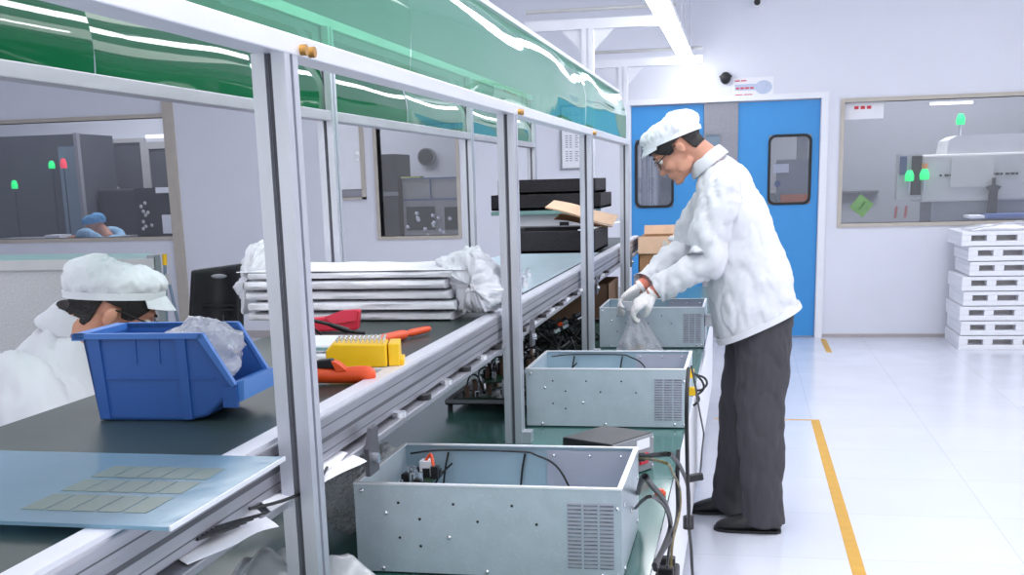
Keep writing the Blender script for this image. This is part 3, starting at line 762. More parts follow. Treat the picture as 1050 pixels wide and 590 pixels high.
oc = thing('orange_disc', 'small orange round cap lying on the green bench beside the nearest enclosure', 'cap', (-.168, q.y, BZ))
obj('disc', MB().cyl((-.166, q.y, BZ), (-.166, q.y, BZ+.007), .012, n=18), orange, oc, smooth=True)
obj('knob', MB().cyl((-.166, q.y, BZ+.007), (-.166, q.y, BZ+.012), .008, n=14), orange, oc, smooth=True)
# connector bundle at the middle enclosure
cn = thing('connector_bundle', 'bundle of yellow and black leads plugged into the side of the middle enclosure', 'cable', (-.13, 3.2, .82))
obj('yellow_connector', MB().box(-.142, -.125, 3.10, 3.13, .855, .875), yellow_pl, cn)
obj('yellow_connector', MB().box(-.142, -.12, 3.14, 3.165, .80, .82), yellow_pl, cn)
for P in ([(-.128, 3.12, .862), (-.10, 3.14, .85), (-.092, 3.16, .83), (-.105, 3.15, .815), (-.125, 3.15, .812)],
          [(-.128, 3.11, .868), (-.105, 3.12, .845), (-.10, 3.13, .82), (-.12, 3.14, .80)],
          [(-.141, 3.2, .79), (-.12, 3.2, .79), (-.115, 3.2, .775), (-.13, 3.2, .76)]):
    obj('lead', MB().tube(P, .0032, 6), black_rub, cn, smooth=True)
sc_ = thing('side_fitting', 'white plastic fitting on the side of the farthest enclosure', 'fitting', (-.13, 4.7, .80))
obj('block', MB().box(-.147, -.105, 4.65, 4.72, .80, .845), paper, sc_, bevel=.004)
obj('nozzle', MB().cyl((-.105, 4.685, .82), (-.085, 4.685, .82), .011), steel_b, sc_)

# ================================================================== ON THE BENCH, UNDER THE CONVEYOR
ty = thing('parts_tray', 'shallow grey metal tray loaded with circuit assemblies under the conveyor', 'tray', (-.76, 3.45, BZ))
b = MB(); b.box(-.86, -.60, 3.27, 3.62, .742, .746)
for bx in ((-.86, -.60, 3.27, 3.273), (-.86, -.60, 3.617, 3.62), (-.86, -.857, 3.27, 3.62), (-.603, -.60, 3.27, 3.62)): b.box(*bx, .742, .757)
obj('pan', b, grey_mach2, ty)
for xx in (-.85, -.625):
    for yy in (3.29, 3.59): obj('foot', MB().cyl((xx, yy, BZ), (xx, yy, .742), .008), dark_mach, ty)
def module(x, y, z, s, seed, label, rz):
    R_ = random.Random(seed)
    t = thing('circuit_assembly', label, 'circuit board', (x, y, z), 'circuit assemblies piled under the conveyor')
    M = Matrix.Translation((x, y, z)) @ Matrix.Rotation(rz, 4, 'Z') @ Matrix.Rotation(R_.uniform(-.25, .25), 4, 'X')
    obj('board', MB().box(-s, s, -s*.7, s*.7, 0, .004, M), pcb, t)
    b, c, d = MB(), MB(), MB()
    for k in range(12):
        xx, yy = R_.uniform(-s*.85, s*.8), R_.uniform(-s*.6, s*.5); h = R_.uniform(.015, .06)
        [b, c, d][k % 3].box(xx, xx+s*.25, yy, yy+s*.22, .004, .004+h*.8, M) if k % 2 else [b, c, d][k % 3].cyl((xx, yy, .004), (xx, yy, .004+h), .007, n=8, M=M)
    obj('dark_components', b, black_pl, t); obj('metal_components', c, steel_b, t); obj('brown_components', d, mat('brown_part', (96, 74, 60), .5), t)
    obj('wire_loop', MB().tube([M @ V(p) for p in ((-s*.6, 0, .01), (-s*.3, s*.3, .06), (s*.2, -s*.2, .065), (s*.6, 0, .01))], .003, 6), black_rub, t, smooth=True)
    return t
k = 0
for (x_, y_, z_, rz_) in ((-.79, 3.36, .748, .2), (-.68, 3.35, .748, -.3), (-.78, 3.50, .748, .9), (-.66, 3.52, .748, .1), (-.73, 3.43, .795, .5)):
    module(x_, y_, z_, .05, k+11, ['circuit assembly in the grey tray, front corner away from the walkway', 'circuit assembly in the grey tray at its front by the post', 'circuit assembly in the grey tray at its back under the conveyor', 'circuit assembly in the grey tray at its back by the post', 'circuit assembly lying on top of the others in the grey tray'][k], rz_); k += 1
for (x_, y_, z_, rz_, lb) in ((-.80, 3.85, BZ+.002, .3, 'circuit assembly on the bench just behind the grey tray'), (-.68, 3.95, BZ+.002, -.2, 'circuit assembly on the bench between the tray and the cable heap'), (-.75, 4.12, BZ+.002, .8, 'circuit assembly on the bench nearest the cable heap')):
    module(x_, y_, z_, .07, k+11, lb, rz_); k += 1
R_ = random.Random(5); b = MB()
for k in range(46):
    cx, cy = R_.uniform(-.86, -.62), R_.uniform(4.05, 4.9); P = []
    a0 = R_.uniform(0, 6.3); rr_ = R_.uniform(.03, .09)
    for j in range(6):
        a_ = a0+j*1.1; P.append((cx+rr_*math.cos(a_), cy+1.4*rr_*math.sin(a_), BZ+.01+R_.uniform(0, .10)*(1 if cy > 4.2 else .5)))
    b.tube(P, .005, 6, 5)
o = tag(obj('cable_heap', b, black_rub, smooth=True), 'heap of loose black wiring on the bench behind the grey tray', 'cables'); o['kind'] = 'stuff'
for k in range(5):
    q = (-.70+.05*R_.random(), 4.25+.13*k, BZ+.11)
    t = thing('wire_terminal', 'small shiny metal terminal on the heap of black wiring' if k != 2 else 'small metal terminal with an orange collar on the heap of black wiring', 'terminal', q, 'metal terminals on the wiring heap')
    obj('barrel', MB().cyl(q, (q[0]+.02, q[1]+.01, q[2]+.01), .008, n=8), steel_b, t); obj('collar', MB().cyl((q[0]-.012, q[1]-.006, q[2]-.006), q, .01, n=8), orange if k == 2 else black_pl, t)
# cartons
def carton(x0, x1, y0, y1, z0, z1, label, m, flaps=True):
    t = thing('cardboard_box', label, 'box', ((x0+x1)/2, (y0+y1)/2, z0), 'brown cartons on the bench')
    s = .006
    b = MB().box(x0, x1, y0, y0+s, z0, z1); b.box(x0, x1, y1-s, y1, z0, z1); b.box(x0, x0+s, y0, y1, z0, z1); b.box(x1-s, x1, y0, y1, z0, z1); b.box(x0, x1, y0, y1, z0, z0+s)
    obj('carton_body', b, m, t)
    if flaps:
        obj('flap', MB().prism([(y0, z1), (y0-.012, z1-.09), (y0-.018, z1-.09), (y0-.006, z1+.004)], 'x', x0, x1), card_l, t)
        obj('flap', MB().prism([(x1, z1), (x1+.06, z1-.045), (x1+.064, z1-.04), (x1, z1+.006)], 'y', y0, y1), card_l, t)
        obj('flap', MB().prism([(y1, z1), (y1+.02, z1+.05), (y1+.026, z1+.05), (y1+.006, z1)], 'x', x0, x1), card_l, t)
        obj('tape', MB().box(x1-.05, x1-.02, y0-.021, y0-.0185, z1-.11, z1-.02).box(x1, x1+.001, y0+.05, y0+.10, z0+.1, z1), mat('clear_tape', (206, 200, 190), .3), t)
    return t
carton(-.58, -.395, 6.6, 7.0, BZ, 1.06, 'tall brown carton with open flaps standing at the far end of the bench', card)
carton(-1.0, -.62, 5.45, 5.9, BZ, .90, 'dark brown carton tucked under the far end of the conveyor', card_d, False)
q = onz(613, 345, BZ)
# clear bubble wrap, bags and papers near the first post
bw = obj('bubble_wrap', MB().rings([[V((-.735+.0*k, 1.98+.10*k, BZ+.078)) + V((.085*math.cos(a), 0, .072*math.sin(a))) for a in [2*PI*i/28 for i in range(28)]] for k in range(4)]), bubble_m, wr=(.012, 22, 3), sub=1)
tag(bw, 'roll of clear bubble wrap under the conveyor beside the nearest enclosure', 'bubble wrap')
def heap(cx, cy, z, rx, ry, h, seed, peaks):
    def fn(a, b):
        x_ = (a*2-1); y_ = (b*2-1)
        hh = max(0, 1-x_*x_)*max(0, 1-y_*y_)
        n_ = noise.noise(V((x_*1.7, y_*1.7, seed)))*.6+abs(noise.noise(V((x_*2.8, y_*2.8, seed+3))))*.4
        return V((cx+rx*x_*(1+.15*n_), cy+ry*y_*(1+.15*n_), z+.002+h*(hh**.5)*(.65+.7*n_)+.004*abs(n_)))
    return MB().grid(fn, 34, 34)
tag(obj('plastic_bag', heap(-.665, 1.56, BZ, .14, .14, .155, 2, 0), poly_w, smooth=True), 'crumpled clear plastic bag on the bench around the foot of the nearest post', 'plastic bag')
def sheet(P, z0, m, name, label, cat, seed, amp=.006):
    a, b_, c, d = [V(p) for p in P]
    def fn(u, v):
        p = a.lerp(b_, u).lerp(d.lerp(c, u), v); return p + V((amp*.4*noise.noise(V((u*3, v*3, seed))), 0, amp*noise.noise(V((u*2.2, v*2.2, seed)))))
    return tag(obj(name, MB().grid(fn, 16, 12), m, smooth=True, solid=.0008), label, cat)
LZ = .979
sheet(((-.64, 1.16, LZ+.002), (-.595, 1.12, LZ), (-.562, 1.30, LZ-.008), (-.63, 1.36, LZ+.004)), 0, paper, 'paper_slip', 'white paper slip on the lower conveyor rail, nearest the camera', 'paper', 1)
sheet(((-.64, 1.38, LZ+.004), (-.585, 1.33, LZ+.002), (-.565, 1.66, LZ-.012), (-.64, 1.68, LZ+.006)), 0, paper, 'paper_slip', 'white paper slip on the lower conveyor rail beside the nearest post', 'paper', 4)
ck = thing('black_lead', 'short black lead with frayed ends lying over the paper slips', 'cable', (-.59, 1.2, LZ))
obj('lead', MB().tube([(-.60, 1.30, LZ+.012), (-.585, 1.34, LZ+.008), (-.576, 1.40, LZ+.003), (-.572, 1.46, LZ+.002), (-.585, 1.54, LZ+.006)], .0022, 6), black_rub, ck, smooth=True)
for k in range(5):
    obj('frayed_end', MB().tube([(-.604, 1.165+.012*k, LZ+.014), (-.594, 1.20+.012*k, LZ+.012), (-.585+.003*k, 1.235+.014*k, LZ+.010)], .0022-.0002*k, 5), black_rub, ck, smooth=True)

# ================================================================== ON THE CONVEYOR
# blue parts bin
def bin_obj():
    t = thing('parts_bin', 'blue plastic parts bin with sloped open front on the conveyor belt', 'bin', (-.84, 1.62, DZ))
    # local: x along length (front +x), y across, z up
    M = Matrix.Translation((-.840, 1.632, DZ+.0015)) @ Matrix.Rotation(math.radians(2.5), 4, 'Z')
    L0, L1, H, Wd = -.118, .105, .130, .068
    th = .0035
    def prof(off=0):
        return [(L0-.012+off, H), (L0+.006+off, off), (L1-.075, off), (L1-.045, .012+off), (L1-.012-off, .048), (L1+.012-off, .060), (L1-.048, H)]
    side = [(L0-.010, H), (L0+.006, .0), (L1-.075, .0), (L1-.045, .007), (L1-.02, .028), (L1-.004, .055), (L1-.045, H)]
    b = MB()
    for s in (-1, 1):
        y0, y1 = (s*Wd, s*(Wd-th))
        b.prism(side, 'y', min(y0, y1), max(y0, y1), M)
    # floor, back, lower front as a bent strip following the profile
    path = [(L0-.010, H), (L0+.006, 0), (L1-.075, 0), (L1-.045, .007), (L1-.02, .028), (L1-.004, .055)]
    inn = [(L0-.006, H), (L0+.010, th), (L1-.076, th), (L1-.047, .0105), (L1-.024, .030), (L1-.009, .055)]
    for i in range(len(path)-1):
        b.prism([path[i], path[i+1], inn[i+1], inn[i]], 'y', -Wd, Wd, M)
    body = obj('bin_body', b, blue_pl, t)
    # rims
    r = MB()
    for s in (-1, 1):
        ya, yb = sorted((s*(Wd-th), s*(Wd+.006)))
        r.box(L0-.022, L1-.042, ya, yb, H-.007, H+.001, M)
        r.prism([(L1-.046, H+.001), (L1-.040, H-.001), (L1+.004, .054), (L1-.002, .051), (L1-.050, H-.006)], 'y', ya, yb, M)
    r.box(L0-.024, L0-.004, -Wd-.006, Wd+.006, H-.009, H+.001, M)
    obj('rim', r, mat('blue_plastic_rim', (62, 112, 186), .38, var=.03), t)
    for s in (-1, 1):
        for (xa, wdt, sk) in ((L0+.008, .016, -.010), (L1-.082, .014, -.003)):
            ya, yb = sorted((s*Wd, s*(Wd+.004)))
            obj('side_rib', MB().prism([(xa+sk, H-.006), (xa, .002), (xa+wdt, .002), (xa+wdt+sk*.6, H-.006)], 'y', ya, yb, M), blue_pl, t)
        ya, yb = sorted((s*Wd, s*(Wd+.002)))
        obj('thin_rib', MB().box(L0+.022, L1-.03, ya, yb, .062, .0645, M), blue_pl, t)
        for xx in (-.045, -.008):
            obj('thin_rib', MB().prism([(xx-.002, H-.007), (xx-.001, H-.045), (xx+.001, H-.045), (xx+.002, H-.007)], 'y', ya, yb, M), blue_pl, t)
    lab = MB().prism([(L1-.004, .055), (L1+.014, .060), (L1+.012, .030), (L1-.008, .022)], 'y', -Wd+.004, Wd-.004, M)
    obj('label_holder', lab, mat('blue_plastic_light', (82, 136, 206), .38, var=.03), t)
    obj('holder_clip', MB().box(L1-.018, L1+.004, -Wd-.004, -Wd+.004, .02, .052, M), blue_pl, t)
    return M
BM = bin_obj()
def bagfn(a, b):
    th, ph = a*2*PI, (b-.5)*PI
    d = V((math.cos(ph)*math.cos(th), math.cos(ph)*math.sin(th), math.sin(ph)))
    n_ = noise.noise(d*2.3+V((4, 2, 9)))*.22 + abs(noise.noise(d*4.5))*.18
    return BM @ (V((.03, .0, .092)) + V((d.x*.060, d.y*.054, d.z*.050))*(1+n_))
tag(obj('clear_bag', MB().grid(bagfn, 40, 24), poly, smooth=True), 'clear plastic bag of small parts bulging out of the blue bin', 'plastic bag')

# blue perforated board
pb = thing('stencil_board', 'translucent blue flat board with a grid of pale rectangles resting across the conveyor', 'board', (-.8, 1.15, DZ+.01))
M = Matrix.Translation((0, 0, DZ+.0105))
obj('panel', MB().prism([(-1.13, 1.30), (-1.13, 1.005), (-.548, 1.0), (-.546, 1.297)], 'z', 0, .004, M), acryl, pb)
obj('polished_edge', MB().box(-.5475, -.5455, 1.0, 1.297, -.0005, .0045, M), bright, pb)
b = MB(); b2 = MB()
for r_ in range(3):
    for c_ in range(5):
        x_ = -.738+.0292*c_; ya_, yb_ = ((1.043, 1.104), (1.118, 1.168), (1.180, 1.232))[r_]
        b.box(x_, x_+.0265, ya_, yb_, .0042, .0046, M)
obj('pale_windows', b, film('board_window', (165, 182, 176), (160, 180, 172), .7, .2, 0, 1, .2), pb)
# yellow screw block
yb = thing('screw_holder', 'yellow plastic screw holder block on a pale base beside the orange cutter', 'holder', (-.70, 2.06, DZ))
M = Matrix.Translation((-.694, 2.055, DZ+.001)) @ Matrix.Rotation(math.radians(14), 4, 'Z') @ Matrix.Scale(1.14, 4)
obj('base_plate', MB().box(-.060, .064, -.045, .040, 0, .007, M), paper, yb, bevel=.002)
blk = obj('block', MB().prism([(-.058, .008), (.040, .008), (.040, .044), (-.046, .048), (-.058, .036)], 'y', -.040, .030, M), yellow_pl, yb, bevel=.003)
obj('end_block', MB().box(.042, .060, -.034, .034, .008, .044, M), yellow_pl, yb, bevel=.002)
obj('end_step', MB().box(.060, .066, -.028, .028, .008, .018, M), yellow_pl, yb, bevel=.001)
scr = None
for r_ in range(3):
    for c_ in range(11):
        p = M @ V((-.040+.0075*c_, -.026+.022*r_, .0455))
        if scr is None:
            scr = thing('small_screw', 'small steel screw standing in the yellow holder block', 'screw', tuple(p), 'screws in the yellow block')
            obj('shank', MB().cyl(p, p+V((0, 0, .006)), .0013, n=8), steel_b, scr, smooth=True)
            obj('head', MB().cyl(p+V((0, 0, .006)), p+V((0, 0, .009)), .0027, n=10), steel_b, scr, smooth=True); sp0 = p
        else: dup(scr, p-sp0)
# orange cutter with black insert
oc = thing('orange_cutter', 'orange handled cutter with black insert lying on the belt by the rail', 'tool', (-.68, 1.9, DZ))
M = Matrix.Translation((-.675, 1.895, DZ+.016)) @ Matrix.Rotation(math.radians(8), 4, 'Z')
obj('handle', MB().limb([(-.085, 0, .004, .013), (-.055, 0, .002, .0155), (-.02, 0, -.001, .0135), (.02, 0, 0, .0155), (.042, 0, 0, .0145), (.052, 0, 0, .007)], 14, 5, M), orange, oc, smooth=True)
obj('grip_insert', MB().prism([(-.058, .0135), (-.048, .027), (-.022, .029), (-.012, .013)], 'y', -.010, .010, M), black_rub, oc, bevel=.002)
obj('grip_wing', MB().prism([(-.075, .008), (-.055, .024), (-.048, .026), (-.058, .008)], 'y', -.013, .013, M), orange, oc)
obj('grip_wing', MB().prism([(-.014, .008), (-.022, .026), (-.014, .024), (.004, .010)], 'y', -.013, .013, M), orange, oc)
obj('blade', MB().box(-.13, -.085, -.008, .008, -.002, .001, M), steel_b, oc)
# far screwdriver
sd = thing('orange_screwdriver', 'slim screwdriver with stepped orange handle lying between the screw holder and the wrapped panels', 'screwdriver', (-.78, 2.5, DZ))
a, b_ = V((-.74, 2.50, DZ+.0115)), V((-.665, 2.64, DZ+.0115))
a = onz(385, 350, DZ+.0115); b_ = onz(441, 337, DZ+.0115); d = (b_-a)
obj('handle', MB().limb([tuple(a)+(.011,), tuple(a+d*.35)+(.0115,), tuple(a+d*.5)+(.0105,), tuple(a+d*.55)+(.006,), tuple(a+d*.65)+(.0085,), tuple(a+d*.93)+(.0075,), tuple(b_)+(.004,)], 12, 4), orange, sd, smooth=True)
obj('ferrule', MB().cyl(a-d*.9, a, .009, .0095), mat('pale_grip', (214, 208, 212), .4), sd, smooth=True)
obj('shaft', MB().cyl(a-d*1.5, a-d*.9, .003), steel_b, sd, smooth=True)
# white pads
for k, (z, lb) in enumerate(((DZ, 'white foam pad beside the yellow screw holder, lower of two'), (DZ+.016, 'white foam pad with pale green edge, upper of two'))):
    t = thing('foam_pad', lb, 'pad', (-.80, 2.22, z)); q = onz(320, 372-5*k, z)
    obj('pad', MB().box(-.90, -.745, 2.13+.03*k, 2.30+.02*k, z+.0005, z+.014), pe_white, t, bevel=.004)
    obj('strip', MB().box(-.90+.05, -.745+.001, 2.1295+.03*k, 2.14+.03*k, z+.004, z+.010), teal_top if k else paper, t)
# red pliers pouch with black lead
rb = thing('red_pouch', 'red tool pouch leaning on the wrapped panels with a black lead over it', 'pouch', (-.93, 2.6, DZ))
M = Matrix.Translation((-.945, 2.60, DZ+.001)) @ Matrix.Rotation(math.radians(4), 4, 'Z')
obj('body', MB().prism([(-.10, 0), (.055, .004), (.062, .052), (.02, .050), (-.02, .036), (-.10, .03)], 'y', -.015, .02, M), red_pl, rb, bevel=.005)
obj('flap', MB().prism([(-.02, .037), (.02, .051), (.06, .053), (.055, .028), (.0, .02)], 'y', -.019, -.015, M), mat('red_plastic_light', (226, 60, 84), .4), rb)
ld = [onz(310, 322, DZ+.07), onz(325, 326, DZ+.055), onz(345, 331, DZ+.035), onz(362, 337, DZ+.016), onz(380, 339.5, DZ+.008)]
t = thing('test_lead', 'black test lead draped across the red pouch', 'cable', tuple(ld[-1]))
obj('lead', MB().tube([p+V((0, -.04, 0)) for p in ld], .004, 7), black_rub, t, smooth=True)
obj('probe', MB().limb([tuple(ld[2]+V((0, -.04, 0)))+(.005,), tuple(ld[3]+V((0, -.04, 0)))+(.0068,)], 10, 1), black_pl, t, smooth=True)
obj('thin_lead', MB().tube([onz(316, 322, DZ+.07)+V((0, -.05, 0)), onz(328, 332, DZ+.045)+V((0, -.05, 0)), onz(338, 341, DZ+.02)+V((0, -.05, 0))], .0025, 6), black_rub, t, smooth=True)

# wrapped panels
LB = ['lowest of the five flat panels wrapped in white film', 'second from the bottom of the five panels wrapped in white film', 'middle one of the five panels wrapped in white film', 'second from the top of the five panels wrapped in white film', 'topmost of the five panels wrapped in white film with big crumpled ends']
pitch = .0268
for k in range(5):
    z = DZ+.001+pitch*k; hh = pitch-.0045 if k < 4 else .018
    x0, x1 = -1.255+.006*math.sin(k*2), -.715+.012*math.sin(k*1.7)
    y0, y1 = 2.80+.006*math.cos(k*3), 3.07
    t = thing('wrapped_panel', LB[k], 'panel', ((x0+x1)/2, 2.92, z), 'stack of white wrapped panels')
    def fn(a, b, x0=x0, x1=x1, y0=y0, y1=y1, z=z, hh=hh, k=k):
        return None
    m_ = MB(); n1, n2 = 60, 20; rs = []
    for i in range(n1+1):
        x_ = x0+(x1-x0)*i/n1; rg = []
        for j in range(24):
            a_ = 2*PI*j/24; ca, sa = math.cos(a_), math.sin(a_)
            sx = abs(ca)**.25*(1 if ca > 0 else -1); sz = abs(sa)**.4*(1 if sa > 0 else -1)
            q = V((x_*5, k*3+sx*2, sz*2)); w_ = noise.noise(q*1.6)
            yy = (y0+y1)/2+sx*((y1-y0)/2+.005*w_); zz = z+hh/2+sz*(hh/2)*(1+.16*noise.noise(q*2.2+V((5, 5, 5))) if sa > -.2 else 1)
            rg.append(V((x_, yy, max(z, zz))))
        rs.append(rg)
    m_.rings(rs); obj('wrapped_body', m_, pe_white, t, smooth=True)
def crumple(c, rad, amp, seed, M=None, nu=56, nv=36, sharp=1.0):
    def fn(a, b):
        th, ph = a*2*PI, (b-.5)*PI
        d = V((math.cos(ph)*math.cos(th), math.cos(ph)*math.sin(th), math.sin(ph)))
        n_ = amp*(abs(noise.noise(d*2.2+V((seed, 0, 0))))*1.5 + abs(noise.noise(d*5+V((0, seed, 0))))*.8 + .4*abs(noise.noise(d*10+V((0, 0, seed)))) - .5)
        p = V(c)+V((d.x*rad[0], d.y*rad[1], d.z*rad[2]))*(1+n_); p.z = max(p.z, DZ+.001+.002*abs(n_)); return p
    return MB().grid(fn, nu, nv)
top = [o for o in S.objects if o.get('label') == LB[4]][0]
obj('top_film', heap(-.98, 2.94, 1.17, .30, .13, .014, 8, 0), pe_white, top, smooth=True)
def puff(prof, yc, yr, seed, name):
    """a crumpled film tuft: prof = outline in (x, z) seen from the front, y thickness"""
    cx = sum(p[0] for p in prof)/len(prof); cz = sum(p[1] for p in prof)/len(prof)
    P = spline([p+(0,) for p in prof]+[prof[0]+(0,)], 6)[:-1]
    rs = []; nl = 13
    for j in range(nl):
        t = -1+2*j/(nl-1); s = (1-t*t)**.42 if abs(t) < 1 else .0
        s = max(s, .04); rg = []
        for p in P:
            v = V((p[0]-cx, 0, p[1]-cz)); q = V((p[0]*16, t*2.4, p[1]*16))+V((seed, 0, 0))
            n_ = .16*abs(noise.noise(q))+.09*abs(noise.noise(q*2.3))-.08
            r = s*(1+n_*1.4); rg.append(V((cx+v.x*r, yc+yr*t+.03*noise.noise(q*.9+V((0, 9, 0))), max(DZ+.0112, cz+v.z*r))))
        rs.append(rg)
    m_ = MB(); m_.rings(rs); return obj(name, m_, pe_white, top, smooth=True, sub=1, wr=(.012, 26, seed))
yq = 2.82
def fx(u, v): p = ony(u, v, yq); return (p.x, p.z)
puff([fx(452, 292), fx(438, 272), fx(455, 261), fx(474, 251), fx(490, 258), fx(500, 268), fx(512, 286), fx(519, 298), fx(512, 314), fx(500, 330), fx(484, 333), fx(468, 326), fx(462, 310)], 2.90, .10, 2.0, 'crumpled_end')
puff([fx(236, 332), fx(232, 312), fx(224, 300), fx(230, 288), fx(238, 264), fx(244, 250), fx(258, 245), fx(274, 247), fx(286, 262), fx(284, 290), fx(270, 318), fx(262, 333)], 2.93, .11, 6.0, 'crumpled_end')

# black foam boxes beyond the second post
def foam_box(x0, x1, y0, y1, z0, z1, label, hollow=True):
    t = thing('foam_box', label, 'box', ((x0+x1)/2, (y0+y1)/2, z0), 'black foam boxes on the conveyor')
    b = MB(); s = .02
    b.box(x0, x1, y0, y0+s, z0, z1); b.box(x0, x1, y1-s, y1, z0, z1); b.box(x0, x0+s, y0+s, y1-s, z0, z1); b.box(x1-s, x1, y0+s, y1-s, z0, z1); b.box(x0, x1, y0, y1, z0, z0+.015)
    obj('tray_body', b, foam_m, t, bevel=.003)
    return t
foam_box(-1.10, -.665, 5.32, 5.85, DZ+.011, DZ+.112, 'large shallow black foam box in front on the far end of the conveyor')
M = None
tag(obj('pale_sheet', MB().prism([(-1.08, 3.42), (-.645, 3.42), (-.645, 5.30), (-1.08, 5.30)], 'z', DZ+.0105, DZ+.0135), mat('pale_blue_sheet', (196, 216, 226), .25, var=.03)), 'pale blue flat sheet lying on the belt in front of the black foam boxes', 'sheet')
tag(obj('white_strip', MB().prism([(-.70, 5.25), (-.62, 6.55), (-.645, 6.55), (-.74, 5.30)], 'z', DZ+.1135, DZ+.118), paper), 'long white strip lying along the edge of the front black foam box', 'strip')
wb = thing('white_carton', 'white box with dark hole under the rear black foam boxes', 'box', (-.95, 6.3, DZ))
obj('carton_body', MB().box(-1.22, -.80, 6.15, 6.6, DZ+.011, DZ+.165), white_paint, wb, bevel=.003)
obj('dark_hole', MB().box(-.955, -.905, 6.145, 6.152, DZ+.075, DZ+.125), black_rub, wb)
obj('ribs', MB().box(-1.22, -.80, 6.143, 6.15, DZ+.10, DZ+.106).box(-1.22, -.80, 6.143, 6.15, DZ+.06, DZ+.066), grey_panel, wb)
tag(obj('pale_tray', MB().box(-1.31, -.80, 6.08, 6.7, DZ+.166, DZ+.186), teal_top, bevel=.003), 'thin pale green tray under the upper black foam boxes', 'tray')
foam_box(-1.32, -.735, 6.14, 6.65, 1.235, 1.315, 'black foam box at the back of the conveyor, wider one under another')
foam_box(-1.285, -.765, 6.16, 6.65, 1.316, 1.392, 'black foam box at the back of the conveyor, topmost of the pair')
cs = thing('cardboard_sheet', 'pale brown folded cardboard sheet lying tilted on the front black foam box', 'cardboard', (-.8, 5.7, 1.16))
P4 = [ony(559, 213, 5.55), ony(628, 231, 5.55), ony(634, 221, 5.8), ony(568, 206, 5.8)]
def quadfn(P4):
    a, b_, c, d = P4
    return lambda u, v: a.lerp(b_, u).lerp(d.lerp(c, u), v)+V((0, 0, .004*math.sin(u*6)))
obj('top_face', MB().grid(quadfn(P4), 12, 4), card_l, cs, solid=.006)
lo = [ony(567, 216, 5.6), ony(628, 231, 5.55), ony(628, 235, 5.58), ony(600, 238, 5.62)]
obj('folded_edge', MB().grid(quadfn([ony(575, 219, 5.56), ony(628, 232.5, 5.555), ony(618, 232, 5.65), ony(568, 225, 5.65)]), 8, 2), card, cs, solid=.004)
# shiny clip parts at the deck edge past the second post
for k, (u, v) in enumerate(((537, 296), (541, 286), (535, 288))):
    p = onz(u, v, DZ+.011)
    t = thing('metal_clip', 'small shiny metal clip on the conveyor edge past the second post', 'clip', tuple(p), 'metal clips by the second post')
    obj('ring', MB().cyl(p, p+V((0, 0, .02)), .014, n=12), steel_b, t, smooth=True); obj('stem', MB().cyl(p+V((0, 0, .02)), p+V((.004, 0, .034)), .007, n=8), steel_b, t, smooth=True)

# ================================================================== LEFT SIDE BACKGROUND
lb = thing('side_bench', 'grey speckled bench with teal top behind the seated worker', 'bench', (-2.4, 3.8, 0))
obj('end_panel', MB().box(-3.3, -1.955, 3.6, 3.63, 0, 1.135), mesh_pan, lb)
obj('end_edge', MB().box(-1.955, -1.93, 3.595, 3.64, 0, 1.175), grey_panel, lb)
obj('top', MB().prism([(-3.3, 3.6), (-1.94, 3.6), (-2.26, 4.2), (-3.3, 4.3)], 'z', 1.135, 1.15), teal_top, lb)
obj('top_rim', MB().box(-3.3, -1.93, 3.59, 3.60, 1.132, 1.165), grey_mach, lb)
for k, (pa, pb_, mm_, lb_) in enumerate(((ony(169, 272, 9.9), ony(171, 337, 9.9), 'yellow', 'upright grey pole with yellow tip leaning by the wall under the left window'), (ony(174, 292, 9.85), ony(184, 337, 9.85), 'grey', 'shorter grey pole leaning by the wall under the left window'))):
    t = thing('mop_pole', lb_, 'pole', (pb_.x, 9.9, 0))
    d = (pb_-pa).normalized(); end = pa + d*(pa.z/-d.z)
    obj('shaft', MB().cyl(end, pa, .016, n=8), bluegrey, t, smooth=True)
    obj('tip', MB().cyl(pa, pa-d*.1, .022, n=8), yellow_pl if mm_ == 'yellow' else grey_mach, t, smooth=True)
ch = thing('work_chair', 'black plastic backed work chair behind the conveyor beside the wrapped panels', 'chair', (-1.80, 3.8, 0))
q = [ony(u, v, 3.8) for u, v in ((199, 277), (250, 270), (250, 337), (196, 333))]
b = MB()
def chb(u, v):
    p = q[3].lerp(q[2], u).lerp(q[0].lerp(q[1], u), v); return p+V((0, .05*math.sin(PI*u)-.02, 0))
obj('backrest', MB().grid(chb, 14, 10), black_pl, ch, smooth=True, solid=.025, bevel=.008)
p = ony(222, 284, 3.77); obj('oval_badge', MB().ell((p.x, 3.79, p.z), (.03, .006, .008)), grey_panel, ch, smooth=True)
for hz in (.97, .985): obj('back_slot', MB().box(p.x-.07, p.x+.07, 3.785, 3.80, hz, hz+.003), black_rub, ch)
obj('seat', MB().ell((-1.80, 4.05, .62), (.22, .22, .035)), black_pl, ch, smooth=True)
obj('column', MB().cyl((-1.80, 4.05, .08), (-1.80, 4.05, .60), .025), alu_dark, ch)
obj('back_bar', MB().tube([(-1.80, 4.1, .58), (-1.80, 3.86, .62), (-1.80, 3.83, .95)], .016), alu_dark, ch, smooth=True)
for k in range(5):
    a_ = k*2*PI/5; obj('foot', MB().cyl((-1.80, 4.05, .10), (-1.80+.28*math.cos(a_), 4.05+.28*math.sin(a_), .02), .018), alu_dark, ch)

